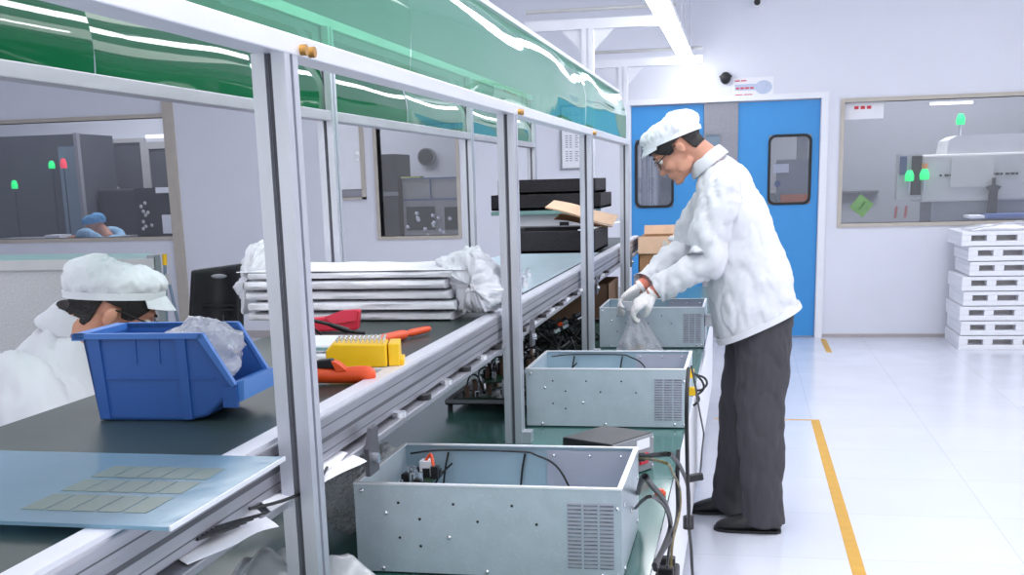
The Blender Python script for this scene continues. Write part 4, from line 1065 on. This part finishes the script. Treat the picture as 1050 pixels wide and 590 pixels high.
# ================================================================== PALLET STACK AT RIGHT
def pallet(x0, x1, y0, y1, z0, h, label):
    t = thing('plastic_pallet', label, 'pallet', ((x0+x1)/2, (y0+y1)/2, z0), 'white slotted pallets by the far wall')
    b = MB(); s = .03
    hz0, hz1 = z0+h*.34, z0+h*.72
    b.box(x0, x1, y0, y1, z0, hz0); b.box(x0, x1, y0, y1, hz1, z0+h-.004)
    xs = x0; n = 4; wd = (x1-x0)/n
    for k in range(n+1):
        xa = x0+wd*k-.04*(k > 0)-.03*(k == n); xb = xa+.07 if k < n else x1
        b.box(max(x0, xa), min(x1, xb), y0, y1, hz0, hz1)
    o = obj('frame', b, white_paint, t, bevel=.004)
    obj('inner_core', MB().box(x0+.02, x1-.02, y0+.10, y1-.05, hz0, hz1), mat('pallet_inner_%d' % len(ORG), (196, 192, 194), .8, var=.12, scale=8), t)
    return t
PL = ['lowest white slotted pallet, on the floor', 'second white slotted pallet from the floor', 'third white slotted pallet from the floor', 'fourth white slotted pallet from the floor', 'fifth white slotted pallet from the floor', 'sixth white slotted pallet, third from the top', 'second white slotted pallet from the top', 'topmost white slotted pallet under crumpled clear film']
offs = (0, .01, -.005, .015, .0, .05, .035, -.02)
for k in range(8):
    pallet(1.665+offs[k]*1.0, 2.55+offs[k], 9.55, 10.2, .115*k, .113, PL[k])
tag(obj('clear_film', heap(2.05, 9.8, .92, .35, .22, .06, 4, 0), poly_w, smooth=True), 'crumpled clear film lying on the white pallet stack', 'plastic film')

# ================================================================== PEOPLE
def axes(o, f, l, u):
    """matrix with columns forward, left, up at origin o"""
    f, l, u = V(f), V(l), V(u)
    return Matrix(((f.x, l.x, u.x, o[0]), (f.y, l.y, u.y, o[1]), (f.z, l.z, u.z, o[2]), (0, 0, 0, 1)))
def head_matrix(o, heading, pitch, roll=0, scale=1.0):
    """heading: world angle of the face direction; pitch > 0 looks down"""
    f0 = V((math.cos(heading), math.sin(heading), 0)); l = V((-math.sin(heading), math.cos(heading), 0)); u0 = V((0, 0, 1))
    f = f0*math.cos(pitch)-u0*math.sin(pitch); u = u0*math.cos(pitch)+f0*math.sin(pitch)
    l2 = l*math.cos(roll)+u*math.sin(roll); u2 = u*math.cos(roll)-l*math.sin(roll)
    return axes(o, f, l2, u2) @ Matrix.Scale(scale, 4)
def ry(a): return Matrix.Rotation(a, 3, 'Y')
def head_mb(b, M):
    b.ell((-.014, 0, .022), (.097, .077, .083), M=M)
    b.ell((.028, 0, -.03), (.062, .060, .086), M=M)
    b.ell((.040, 0, -.082), (.050, .046, .034), M=M)
    b.ell((.072, 0, -.104), (.022, .024, .018), M=M)             # chin
    b.ell((.074, 0, .020), (.018, .050, .013), M=M)              # brow
    b.ell((.091, 0, -.018), (.012, .010, .028), ry(-.35), M=M)   # nose bridge
    b.ell((.101, 0, -.040), (.013, .015, .011), M=M)             # nose tip
    b.ell((.086, 0, -.067), (.010, .023, .007), M=M)             # lips
    b.ell((.084, 0, -.078), (.010, .020, .007), M=M)
    for s in (-1, 1):
        b.ell((.058, s*.038, -.036), (.026, .022, .022), M=M)    # cheeks
        b.ell((.018, s*.052, -.078), (.034, .012, .026), M=M)    # jaw angle
        b.ell((-.012, s*.082, -.020), (.016, .009, .026), ry(.25), nu=14, nv=9, M=M)
        b.ell((-.018, s*.088, -.014), (.012, .006, .018), ry(.25), nu=12, nv=8, M=M)
def eyes(M, parent):
    for s in (-1, 1):
        e = obj('eye', MB().ell((.074, s*.031, -.004), (.012, .014, .011), M=M), eye_w, parent, smooth=True)
        obj('iris', MB().ell((.0835, s*.031, -.006), (.0035, .006, .006), M=M), eye_d, e, smooth=True)
        obj('eyebrow', MB().ell((.087, s*.032, .021), (.005, .022, .004), M=M), hair_m, parent, smooth=True)
def glasses(M, parent):
    g = obj('glasses', MB().tube([(.099, -.010, .0), (.103, 0, .003), (.099, .010, .0)], .0018, 6, 4, M=M), black_pl, parent, smooth=True)
    for s in (-1, 1):
        c = V((.097, s*.034, -.008)); P = []
        for k in range(17):
            a = 2*PI*k/16; P.append((c.x-.010*abs(math.cos(a))*(1 if math.cos(a)*s > 0 else .2), c.y+.025*math.cos(a), c.z+.018*math.sin(a)))
        obj('rim', MB().tube(P, .0019, 6, 2, M=M), black_pl, g, smooth=True)
        obj('lens', MB().grid(lambda u, v: V((.0965-.005*abs(u*2-1), c.y+(u-.5)*.044, c.z+(v-.5)*.030)), 4, 3, M=M), glass_m, g, smooth=True)
        obj('temple_arm', MB().tube([(.088, s*.060, .0), (.05, s*.075, .0), (.0, s*.084, .001), (-.02, s*.086, -.008)], .0022, 6, 4, M=M), black_pl, g, smooth=True)
def hair(M, parent, low=-.062):
    """short hair: a shell over the back and sides of the skull, above the ears and nape"""
    def fn(a, b):
        th = (a-.5)*2*PI            # 0 = forward
        side = abs(th)/PI           # 0 front .. 1 back
        zlow = .040 if side < .20 else (.040-.052*(side-.20)/.14 if side < .34 else (-.012 if side < .43 else (.010 if side < .59 else .010-(.010-low)*min(1, (side-.59)/.06))))
        z = zlow+(.108-zlow)*b
        t = min(1, abs((z-.022)/.088)); r = math.sqrt(max(0, 1-t*t))
        r = max(r, .02) if z > .022 else max(r, .80)
        rx_, ry_ = .107*r, .0845*r
        p = V((-.014+rx_*math.cos(th), ry_*math.sin(th), z))
        d = (p-V((-.0155, 0, .029))).dot(V((-.392, 0, .920)))     # height over the cap band
        if d > -.004:
            k = 1-.16*min(1, (d+.004)/.012); p = V((-.014+(p.x+.014)*k, p.y*k, p.z*(1-.1*min(1, max(0, d)/.03))))
        return p
    return obj('hair', MB().grid(fn, 72, 22, M=M), hair_m, parent, smooth=True, solid=.006, wr=(.0022, 70, 4))
def cap(M, parent, m, puffk=1.0, seed=1, visor=True):
    """soft work cap; its band runs from the forehead down to the back of the head"""
    b = MB(); n = 72; rs = []
    A, B = V((.090, 0, .074)), V((-.121, 0, -.016))      # front and back of the band
    c = (A+B)/2; ax = (A-B).normalized(); ln = (A-B).length/2; nrm = V((-ax.z, 0, ax.x))
    prof = [(-.006, .97), (.001, 1.0), (.008, 1.02), (.020, 1.07), (.036, 1.09), (.054, 1.03), (.069, .90), (.080, .68), (.086, .40), (.088, .06)]
    def pt(th, h, s, fold=1.0):
        hh = h*puffk*(1.0-.14*math.cos(th)*min(1, h/.04)); g = 1+(puffk-1)*.45*min(1, max(0, h)/.03)
        return c + ax*(ln*s*g*fold*math.cos(th)) + V((0, 1, 0))*(.089*s*g*fold*math.sin(th)) + nrm*hh
    for h, s in prof:
        rg = []
        for k in range(n):
            th = 2*PI*k/n
            f = .012*math.sin(th*14+seed)+.010*math.sin(th*31+seed*2)+.008*math.sin(th*23+h*90)
            rg.append(pt(th, h, s, 1+f*(1 if .006 < h < .075 else .2)))
        rs.append(rg)
    b.rings(rs)
    cp = obj('cap', MB().add(b.v, b.f, M), m, parent, smooth=True, sub=1, wr=(.0075, 24, seed))
    bd = MB(); r2 = []
    for h, s in ((-.007, 1.0), (-.007, 1.03), (.010, 1.045), (.010, 1.0)):
        r2.append([c + ax*(ln*s*math.cos(2*PI*k/n)) + V((0, 1, 0))*(.089*s*math.sin(2*PI*k/n)) + nrm*h for k in range(n)])
    bd.rings(r2, cap=False); obj('cap_band', MB().add(bd.v, bd.f, M), m, cp, smooth=True)
    if visor:
        vis = .018 if visor is True else visor
        def vf(a, b_):
            th = (a-.5)*2.0; ext = vis*math.cos(th*.95)*b_
            return c + ax*((ln*1.01+ext)*math.cos(th)) + V((0, 1, 0))*(.0875*math.sin(th)) + nrm*(.002-vis*1.5*b_*(math.cos(th)**.5))
        obj('visor', MB().grid(vf, 24, 8, M=M), m, cp, smooth=True, solid=.003)
    return cp
def hand_mb(b, M, curls, side, k=1.0, thumb=.5):
    """wrist at origin, +x to the fingertips, +z back of the hand; thumb leaves on side (+1 = +y)"""
    P = []
    for x_, hw, hh in ((-.012, .024, .019), (.01, .028, .017), (.04, .039, .0155), (.068, .041, .0135), (.084, .038, .0105)):
        P.append([V((x_, hw*k*math.cos(2*PI*i/18), hh*k*math.sin(2*PI*i/18))) for i in range(18)])
    b.rings(P, M)
    for i, (y, L, r) in enumerate(((.028, .070, .0088), (.0095, .080, .0092), (-.0095, .074, .0088), (-.027, .058, .0078))):
        y *= side; c = curls[i]; p = V((.074, y, 0)); a = c*.35; pts = [(p.x-.02, p.y, p.z, r*k), (p.x, p.y, p.z, r*k)]
        for fr_, add in ((.46, 0), (.30, c*.9), (.24, c*.6)):
            a += add; p = p + V((math.cos(a)*L*fr_, y*.16*fr_, -math.sin(a)*L*fr_)); pts.append((p.x, p.y, p.z, r*k*(1-.22*(len(pts)-1)/3)))
        b.limb(pts, 10, 3, M)
    y = side*.03; pts = [(.008, y*.6, -.004, .014*k), (.030, y*1.35, -.014, .0115*k), (.055, y*1.35-side*.008*thumb, -.032, .010*k), (.078, y*1.1-side*.022*thumb, -.046, .0078*k)]
    b.limb(pts, 10, 4, M)
def torso_rings(b, rows, n=36, sub=4, e=.82):
    """rows: x, z, half depth, half width, lean (angle of the depth axis), y"""
    R = spline(rows, sub); rs = []
    for x_, z_, a, w_, ln, y_ in R:
        d = V((math.cos(ln), 0, math.sin(ln))); rg = []
        for k in range(n):
            th = 2*PI*k/n; ca, sa = math.cos(th), math.sin(th)
            ca = abs(ca)**e*(1 if ca > 0 else -1); sa = abs(sa)**e*(1 if sa > 0 else -1)
            rg.append(V((x_, y_, z_)) + d*(a*ca) + V((0, w_*sa, 0)))
        rs.append(rg)
    b.rings(rs)
def cloth_obj(name, b, m, parent, vox=.011, relax=3, wr=None): return obj(name, b, m, parent, remesh=vox, relax=relax, wr=wr)

# ---------------- standing worker (faces -x)
HM = head_matrix((-.266, 4.60, 1.496), math.radians(183), math.radians(44), 0, .985)
YC = 4.62
def toward(a, b): return V(b)-V(a)
nS, nE, nW = V((-.085, 4.455, 1.345)), V((-.125, 4.425, 1.085)), V((-.335, 4.43, .955))     # near arm
fS, fE, fW = V((-.10, 4.785, 1.345)), V((-.225, 4.80, 1.10)), V((-.395, 4.575, .968))       # far arm
def frame_from(o, x, zhint):
    x = V(x).normalized(); y = V(zhint).cross(x).normalized(); z = x.cross(y); return axes(o, x, y, z)
NH = frame_from(nW, (-.80, .02, -.60), (-.55, -.35, .65))
FH = frame_from(fW, (-.80, -.12, -.58), (-.5, .25, .75))
body = MB()
head_mb(body, HM)
nk = [HM @ V((-.030, 0, -.02)), HM @ V((-.048, 0, -.085)), V((-.115, YC-.01, 1.405)), V((-.09, YC, 1.33))]
body.limb([tuple(nk[0])+(.056,), tuple(nk[1])+(.056,), tuple(nk[2])+(.066,), tuple(nk[3])+(.09,)], 18, 4)
torso_rings(body, [(.06, .84, .10, .15, .2, YC), (.04, .95, .11, .155, .25, YC), (0, 1.08, .105, .145, .3, YC), (-.045, 1.22, .11, .165, .4, YC), (-.08, 1.33, .09, .165, .55, YC), (-.10, 1.385, .05, .09, .6, YC)])
for s_, e_, w_ in ((nS, nE, nW), (fS, fE, fW)):
    body.limb([tuple(s_)+(.050,), tuple(s_.lerp(e_, .5))+(.044,), tuple(e_)+(.038,), tuple(e_.lerp(w_, .45))+(.036,), tuple(w_)+(.025,), tuple(w_+(w_-e_).normalized()*.015)+(.024,)], 14, 4)
hand_mb(body, NH, (1.0, 1.1, 1.15, 1.2), 1, .9)
hand_mb(body, FH, (.55, .9, 1.0, 1.05), -1, .9)
for hx, hy, kx, ky, ax_, ay in ((.085, 4.545, .07, 4.535, .095, 4.53), (.06, 4.70, .0, 4.735, -.03, 4.765)):
    body.limb([(hx, hy, .86, .088), (hx*.9+kx*.1, hy, .70, .080), (kx, ky, .47, .056), (kx+.02, ky, .34, .054), (ax_, ay, .09, .036), (ax_, ay, .03, .036)], 14, 4)
    body.limb([(ax_+.03, ay, .035, .03), (ax_-.06, ay, .03, .032), (ax_-.13, ay, .022, .024)], 12, 3)
man = obj('person', body, skin_m, None, remesh=.0052, relax=4)
tag(man, 'standing worker in white cap, white coat and dark trousers bending over the bench', 'person')
eyes(HM, man); hair(HM, man); glasses(HM, man); cap(HM, man, cap_m, 1.0, 2)
# coat
b = MB()
torso_rings(b, [(.063, .815, .171, .205, .43, YC), (.045, .88, .172, .205, .36, YC), (.025, .96, .168, .20, .28, YC), (.0, 1.06, .157, .198, .26, YC), (-.03, 1.16, .148, .202, .30, YC), (-.06, 1.26, .136, .205, .42, YC), (-.088, 1.34, .115, .185, .55, YC), (-.112, 1.395, .085, .13, .62, YC), (-.128, 1.43, .062, .085, .66, YC)])
coat = cloth_obj('coat', b, coat_m, man, .0095, 4, (.013, 9.5, 3))
for s_, e_, w_ in ((nS, nE, nW), (fS, fE, fW)):
    d = (w_-e_).normalized(); b = MB()
    b.limb([tuple(s_+V((.045, (s_.y < YC)*.09-.045, .0)))+(.040,), tuple(s_+V((.018, (s_.y < YC)*.03-.015, -.006)))+(.074,), tuple(s_+V((.0, 0, -.04)))+(.082,), tuple(s_.lerp(e_, .35))+(.082,), tuple(s_.lerp(e_, .75)+V((-.012, 0, 0)))+(.078,), tuple(e_+V((.0, 0, -.008)))+(.074,), tuple(e_.lerp(w_, .35))+(.066,), tuple(e_.lerp(w_, .75))+(.057,), tuple(w_-d*.018)+(.052,)], 40, 8)
    obj('sleeve', b, coat_m, coat, smooth=True, wr=(.016, 12, 4 if s_.y < YC else 9))
# collar
b = MB(); rs = []
for (k, rr, dz) in ((0, .066, -.030), (1, .0665, .010), (2, .070, .014), (3, .0745, .010), (4, .087, -.024), (5, .084, -.027)):
    rs.append([V((-.146-.022*(dz/.03), YC-.005, 1.447+dz)) + V((math.cos(.66), 0, math.sin(.66)))*(rr*.98*math.cos(t)) + V((0, rr*1.05*math.sin(t), 0)) for t in [2*PI*i/32 for i in range(32)]])
b.rings(rs, cap=False); obj('collar', b, coat_m, coat, smooth=True, sub=1, wr=(.003, 20, 5))
b = MB()
obj('hem_band', MB().rings([[V((.063, YC, .815-.0)) + V((math.cos(.43), 0, math.sin(.43)))*(rr*math.cos(t)*abs(math.cos(t))**-.18 if abs(math.cos(t)) > 1e-3 else 0) + V((0, rr*1.195*math.sin(t)*abs(math.sin(t))**-.18 if abs(math.sin(t)) > 1e-3 else 0, 0)) + V((-.43, 0, .9))*dz for t in [2*PI*i/64 for i in range(64)]] for rr, dz in ((.165, -.006), (.1755, -.006), (.1755, .016), (.165, .016))], cap=False), coat_m, coat, smooth=True)
# sleeve seam down the back of the shoulder
# trousers
b = MB()
torso_rings(b, [(.075, .775, .125, .165, .2, YC), (.07, .86, .135, .17, .25, YC), (.06, .93, .13, .165, .25, YC)])
b.limb([(.085, 4.540, .84, .108), (.082, 4.535, .66, .108), (.075, 4.53, .47, .096), (.085, 4.527, .28, .090), (.092, 4.525, .10, .086), (.094, 4.525, .022, .087)], 22, 5)
b.limb([(.055, 4.70, .84, .108), (.03, 4.715, .66, .104), (.0, 4.735, .47, .092), (-.012, 4.75, .28, .086), (-.028, 4.762, .10, .085), (-.032, 4.765, .02, .088), (-.034, 4.765, .006, .088)], 22, 5)
tro = cloth_obj('trousers', b, trouser_m, man, .0105, 4, (.010, 8, 8))
# shoes
def shoe(toe, heel, y, ang, parent):
    L = heel-toe; rs = []
    for t, w_, h in ((0, .012, .022), (.06, .034, .036), (.2, .046, .048), (.4, .048, .066), (.55, .043, .085), (.75, .039, .088), (.92, .036, .078), (1, .022, .06)):
        x_ = toe+L*t; rg = []
        for k in range(22):
            a = 2*PI*k/22; z_ = h/2+h/2*math.sin(a); rg.append(V((x_, y+ang*(t-.5)*L+w_*math.cos(a)*abs(math.cos(a))**-.25 if abs(math.cos(a)) > 1e-3 else y+ang*(t-.5)*L, max(.006, z_))))
        rs.append(rg)
    s = obj('shoe', MB().rings(rs), shoe_m, parent, smooth=True, sub=1)
    pl = [(toe-.004+L*t, w_) for t, w_ in ((0, .014), (.06, .037), (.2, .050), (.4, .051), (.75, .043), (.95, .038), (1.01, .02))]
    poly_ = [(x_, y+ang*((x_-toe)/L-.5)*L-w_) for x_, w_ in pl]+[(x_, y+ang*((x_-toe)/L-.5)*L+w_) for x_, w_ in reversed(pl)]
    obj('sole', MB().prism(poly_, 'z', .0005, .012), black_rub, s)
shoe(-.095, .165, 4.522, -.05, man); shoe(-.205, .05, 4.775, .05, man)
# gloves and flushed wrists
for Mh, cur, sd_, w_, e_ in ((NH, (1.0, 1.1, 1.15, 1.2), 1, nW, nE), (FH, (.55, .9, 1.0, 1.05), -1, fW, fE)):
    g = MB(); hand_mb(g, Mh, cur, sd_, 1.12)
    gl = obj('glove', g, glove_m, man, remesh=.0036, relax=2)
    cf = MB(); 
    rs = []
    for x_, r_ in ((-.010, .0285), (-.002, .031), (.004, .0315), (.006, .029)):
        rs.append([Mh @ V((x_, r_*math.cos(2*PI*i/20), r_*.85*math.sin(2*PI*i/20))) for i in range(20)])
    cf.rings(rs); obj('cuff', cf, glove_m, gl, smooth=True)
    d = (w_-e_).normalized()
    wr_ = MB().limb([tuple(w_-d*.055)+(.027,), tuple(w_-d*.01)+(.0262,), tuple(w_+d*.006)+(.0262,)], 18, 3); obj('wrist_skin', wr_, skin_red, man, smooth=True)
# the clear bag he holds
bt = [(-.415, 4.47, .885), (-.40, 4.46, .85), (-.39, 4.45, .80), (-.385, 4.45, .745), (-.385, 4.45, .722)]
rs = []
for (x_, y_, z_), (a, c_) in zip(spline(bt, 5), spline([(.018, .014), (.03, .022), (.055, .04), (.085, .055), (.092, .06)], 5)):
    rg = []
    for k in range(40):
        t = 2*PI*k/40; n_ = 1+.30*noise.noise(V((math.cos(t)*2, math.sin(t)*2, z_*14)))+.10*math.sin(t*9+z_*20)
        rg.append(V((x_+a*n_*math.cos(t), y_+c_*n_*math.sin(t), z_)))
    rs.append(rg)
hb = thing('held_bag', 'clear plastic bag held by the standing worker above the bench', 'plastic bag', (-.385, 4.45, BZ))
obj('bag_film', MB().rings(rs), poly, hb, smooth=True)
tw = [[V((-.415+.0*k, 4.47, .885+.012*k)) + V(((.018+.006*k)*(1+.3*math.sin(5*t))*math.cos(t), (.012+.004*k)*math.sin(t), 0)) for t in [2*PI*i/24 for i in range(24)]] for k in range(4)]
obj('gathered_neck', MB().rings(tw), poly_w, hb, smooth=True)
R_ = random.Random(9)
for k in range(4):
    c = V((-.40+.03*R_.random()+.02*k-.03, 4.45+.02*R_.random(), .735+.006*k)); obj('small_part', MB().box(c.x-.012, c.x+.016, c.y-.012, c.y+.012, c.z-.006, c.z+.006), steel_b if k % 2 else copper, hb)

# ---------------- seated worker (faces +x)
SY = 2.45
SM = head_matrix((-1.462, SY+.07, 1.113), math.radians(33), math.radians(27), 0, .985)
body = MB(); head_mb(body, SM)
body.limb([tuple(SM @ V((-.03, 0, -.03)))+(.058,), tuple(SM @ V((-.048, 0, -.085)))+(.058,), (-1.565, SY+.06, 1.01, .058), (-1.59, SY+.06, .94, .058)], 18, 4)
torso_rings(body, [(-1.66, .46, .12, .16, 0, SY+.06), (-1.64, .60, .12, .16, -.05, SY+.06), (-1.62, .74, .12, .16, -.1, SY+.06), (-1.61, .86, .10, .16, -.15, SY+.06), (-1.60, .95, .07, .13, -.3, SY+.06), (-1.585, 1.0, .03, .06, -.4, SY+.06)])
rS, rE, rW = V((-1.59, SY-.13, .95)), V((-1.47, SY-.20, .75)), V((-1.22, SY-.10, .86))
lS, lE, lW = V((-1.59, SY+.25, .95)), V((-1.47, SY+.32, .75)), V((-1.22, SY+.22, .86))
for s_, e_, w_, sd_ in ((rS, rE, rW, 1), (lS, lE, lW, -1)):
    body.limb([tuple(s_)+(.05,), tuple(s_.lerp(e_, .5))+(.044,), tuple(e_)+(.038,), tuple(e_.lerp(w_, .45))+(.036,), tuple(w_)+(.026,)], 14, 4)
    hand_mb(body, frame_from(w_, w_-e_, (0, 0, 1)), (.5, .6, .65, .7), sd_, .95)
for yy in (SY-.04, SY+.16):
    body.limb([(-1.64, yy, .52, .085), (-1.47, yy, .54, .075), (-1.36, yy, .52, .055), (-1.34, yy, .30, .052), (-1.36, yy, .08, .036), (-1.35, yy, .035, .036)], 14, 4)
    body.limb([(-1.38, yy, .035, .03), (-1.28, yy, .03, .03), (-1.21, yy, .022, .022)], 12, 3)
sw = obj('person', body, skin_m, None, remesh=.0056, relax=4)
tag(sw, 'seated worker in white cap, glasses and white coat behind the blue bin', 'person')
eyes(SM, sw); hair(SM, sw); glasses(SM, sw); cap(SM, sw, cap_m, 1.02, 5, .026)
b = MB()
torso_rings(b, [(-1.66, .46, .17, .21, 0, SY+.06), (-1.645, .60, .17, .21, -.05, SY+.06), (-1.625, .74, .168, .215, -.1, SY+.06), (-1.605, .86, .16, .22, -.18, SY+.06), (-1.59, .955, .135, .205, -.28, SY+.06), (-1.572, 1.02, .100, .14, -.36, SY+.06), (-1.553, 1.07, .080, .096, -.38, SY+.06)])
sc2 = cloth_obj('coat', b, coat_m, sw, .010, 4, (.012, 9, 12))
for s_, e_, w_ in ((rS, rE, rW), (lS, lE, lW)):
    b = MB(); b.limb([tuple(s_+V((-.045, (s_.y < SY)*.06-.03, .02)))+(.06,), tuple(s_+V((-.015, 0, .012)))+(.082,), tuple(s_.lerp(e_, .5))+(.084,), tuple(e_)+(.075,), tuple(e_.lerp(w_, .5))+(.064,), tuple(e_.lerp(w_, .92))+(.054,)], 36, 8)
    obj('sleeve', b, coat_m, sc2, smooth=True, wr=(.014, 12, 5))
b = MB(); rs = []
for (rr, dz) in ((.070, -.03), (.070, .022), (.0735, .026), (.079, .022), (.094, -.02), (.090, -.023)):
    rs.append([V((-1.548+.03*(dz/.03), SY+.055, 1.086+dz)) + V((math.cos(-.36), 0, math.sin(-.36)))*(rr*math.cos(t)) + V((0, rr*1.05*math.sin(t), 0)) for t in [2*PI*i/32 for i in range(32)]])
b.rings(rs, cap=False); obj('collar', b, coat_m, sc2, smooth=True, sub=1, wr=(.004, 24, 6))
obj('shoulder_seam', MB().tube([(-1.655, SY-.135, 1.02), (-1.64, SY-.205, .975), (-1.63, SY-.245, .90), (-1.60, SY-.245, .80)], .004, 6), coat_m, sc2, smooth=True)
b = MB()
torso_rings(b, [(-1.66, .452, .16, .19, 0, SY+.06), (-1.65, .56, .15, .185, 0, SY+.06)])
for yy in (SY-.04, SY+.16):
    b.limb([(-1.64, yy, .535, .095), (-1.47, yy, .55, .088), (-1.37, yy, .53, .072), (-1.345, yy, .32, .072), (-1.355, yy, .09, .07)], 16, 4)
cloth_obj('trousers', b, trouser_m, sw, .012, 3)
for yy in (SY-.04, SY+.16):
    rs = []
    for t, w_, h in ((0, .036, .07), (.2, .04, .085), (.5, .044, .07), (.8, .046, .045), (1, .014, .02)):
        rs.append([V((-1.42+.25*t, yy+w_*math.cos(2*PI*k/18), max(.004, h/2+h/2*math.sin(2*PI*k/18)))) for k in range(18)])
    obj('shoe', MB().rings(rs), shoe_m, sw, smooth=True, sub=1)
stl = thing('work_stool', 'round black stool under the seated worker', 'stool', (-1.66, SY+.06, 0))
obj('seat', MB().cyl((-1.66, SY+.06, .38), (-1.66, SY+.06, .43), .18, n=28), black_rub, stl, smooth=True)
for k in range(4):
    a = PI/4+k*PI/2; obj('leg', MB().cyl((-1.66+.10*math.cos(a), SY+.06+.10*math.sin(a), .38), (-1.66+.19*math.cos(a), SY+.06+.19*math.sin(a), .0), .014), alu, stl)

# ---------------- blue-capped worker in the room behind the left window (faces -x, bent low)
qx = ony(97, 232, 11.0)
BMx = head_matrix((qx.x, 11.0, qx.z+.0), math.radians(190), math.radians(30), 0, 1.0)
body = MB(); head_mb(body, BMx); zc = qx.z
body.limb([tuple(BMx @ V((-.03, 0, -.03)))+(.056,), tuple(BMx @ V((-.05, 0, -.085)))+(.056,), (qx.x+.14, 11.0, zc-.13, .07)], 16, 4)
torso_rings(body, [(qx.x+.34, .46, .12, .16, 0, 11.0), (qx.x+.32, .65, .12, .16, .25, 11.0), (qx.x+.22, .80, .115, .17, .6, 11.0), (qx.x+.15, .87, .09, .15, .8, 11.0)])
for sy in (-1, 1):
    body.limb([(qx.x+.20, 11.0+sy*.18, .83, .05), (qx.x+.08, 11.0+sy*.26, .98, .04), (qx.x-.12, 11.0+sy*.14, .965, .028)], 12, 4)
    hand_mb(body, frame_from((qx.x-.12, 11.0+sy*.14, .965), (-1, -sy*.2, -.05), (0, 0, 1)), (.5, .6, .6, .7), -sy, .95)
    body.limb([(qx.x+.34, 11.0+sy*.09, .5, .08), (qx.x+.0, 11.0+sy*.1, .5, .065), (qx.x-.02, 11.0+sy*.1, .3, .05), (qx.x, 11.0+sy*.1, .04, .04)], 12, 4)
bw_ = obj('person', body, skin_m, None, remesh=.009, relax=3)
tag(bw_, 'worker in pale blue cap and coat bent over a table behind the left window', 'person')
eyes(BMx, bw_); cap(BMx, bw_, cap_blue, 1.05, 7, False)
b = MB()
torso_rings(b, [(qx.x+.34, .46, .17, .21, 0, 11.0), (qx.x+.33, .65, .165, .205, .25, 11.0), (qx.x+.24, .80, .15, .21, .6, 11.0), (qx.x+.17, .88, .12, .17, .8, 11.0), (qx.x+.13, .92, .07, .1, .8, 11.0)])
for sy in (-1, 1): b.limb([(qx.x+.21, 11.0+sy*.18, .85, .075), (qx.x+.08, 11.0+sy*.26, .985, .065), (qx.x-.09, 11.0+sy*.15, .975, .05)], 16, 4)
cloth_obj('coat', b, coat_blue, bw_, .014, 3, (.008, 9, 2))
b = MB()
for sy in (-1, 1): b.limb([(qx.x+.34, 11.0+sy*.09, .5, .1), (qx.x+.0, 11.0+sy*.1, .5, .085), (qx.x-.02, 11.0+sy*.1, .3, .075), (qx.x, 11.0+sy*.1, .06, .07)], 14, 4)
cloth_obj('trousers', b, coat_blue, bw_, .016, 3)
st2 = dup(stl, (qx.x+.34+1.66, 11.0-SY-.06, 0), 'round black stool under the blue-capped worker')

# ================================================================== LIGHT, WORLD, CAMERA
wd = bpy.data.worlds.new('World'); S.world = wd; wd.use_nodes = True
bg = wd.node_tree.nodes['Background']; bg.inputs['Color'].default_value = (.93, .95, 1.0, 1); bg.inputs['Strength'].default_value = 1.08
def area(name, loc, sx, sy, power, rot=(0, 0, 0), col=(1, .99, .98)):
    ld_ = bpy.data.lights.new(name, 'AREA'); ld_.shape = 'RECTANGLE'; ld_.size = sx; ld_.size_y = sy; ld_.energy = power; ld_.color = col
    o = bpy.data.objects.new(name, ld_); COL.objects.link(o); o.location = loc; o.rotation_euler = rot; return o
area('walkway_fill_light', (1.6, 4.5, 2.95), 1.2, 8, 62)  # this and the next two: unseen area lights added as fill, without fixtures
area('line_fill_light', (-.45, 3.0, 3.1), .6, 6, 30)
area('far_side_fill_light', (-3.2, 4.5, 2.95), 1.2, 8, 60)
area('inner_room_fill', (1.8, 11.9, 3.1), 2.5, 1.2, 120)  # unseen fill pair added to brighten the rooms behind the windows
area('inner_room_fill_two', (-5.8, 11.6, 3.1), 4.5, 1.0, 85)
cam = bpy.data.cameras.new('Camera'); co = bpy.data.objects.new('Camera', cam); COL.objects.link(co); S.camera = co
cam.sensor_fit = 'HORIZONTAL'; cam.sensor_width = 36; cam.lens = F_PX/1050*36
cam.shift_x = (525-PPX)/1050; cam.shift_y = (PPY-295)/1050
cam.clip_start = .05
up = -_dn
co.matrix_world = Matrix(((_rt.x, up.x, -_f.x, 0), (_rt.y, up.y, -_f.y, 0), (_rt.z, up.z, -_f.z, CAM_H), (0, 0, 0, 1)))
S.view_settings.view_transform = 'Standard'; S.view_settings.look = 'None'
S.view_settings.exposure = .02; S.view_settings.gamma = 1
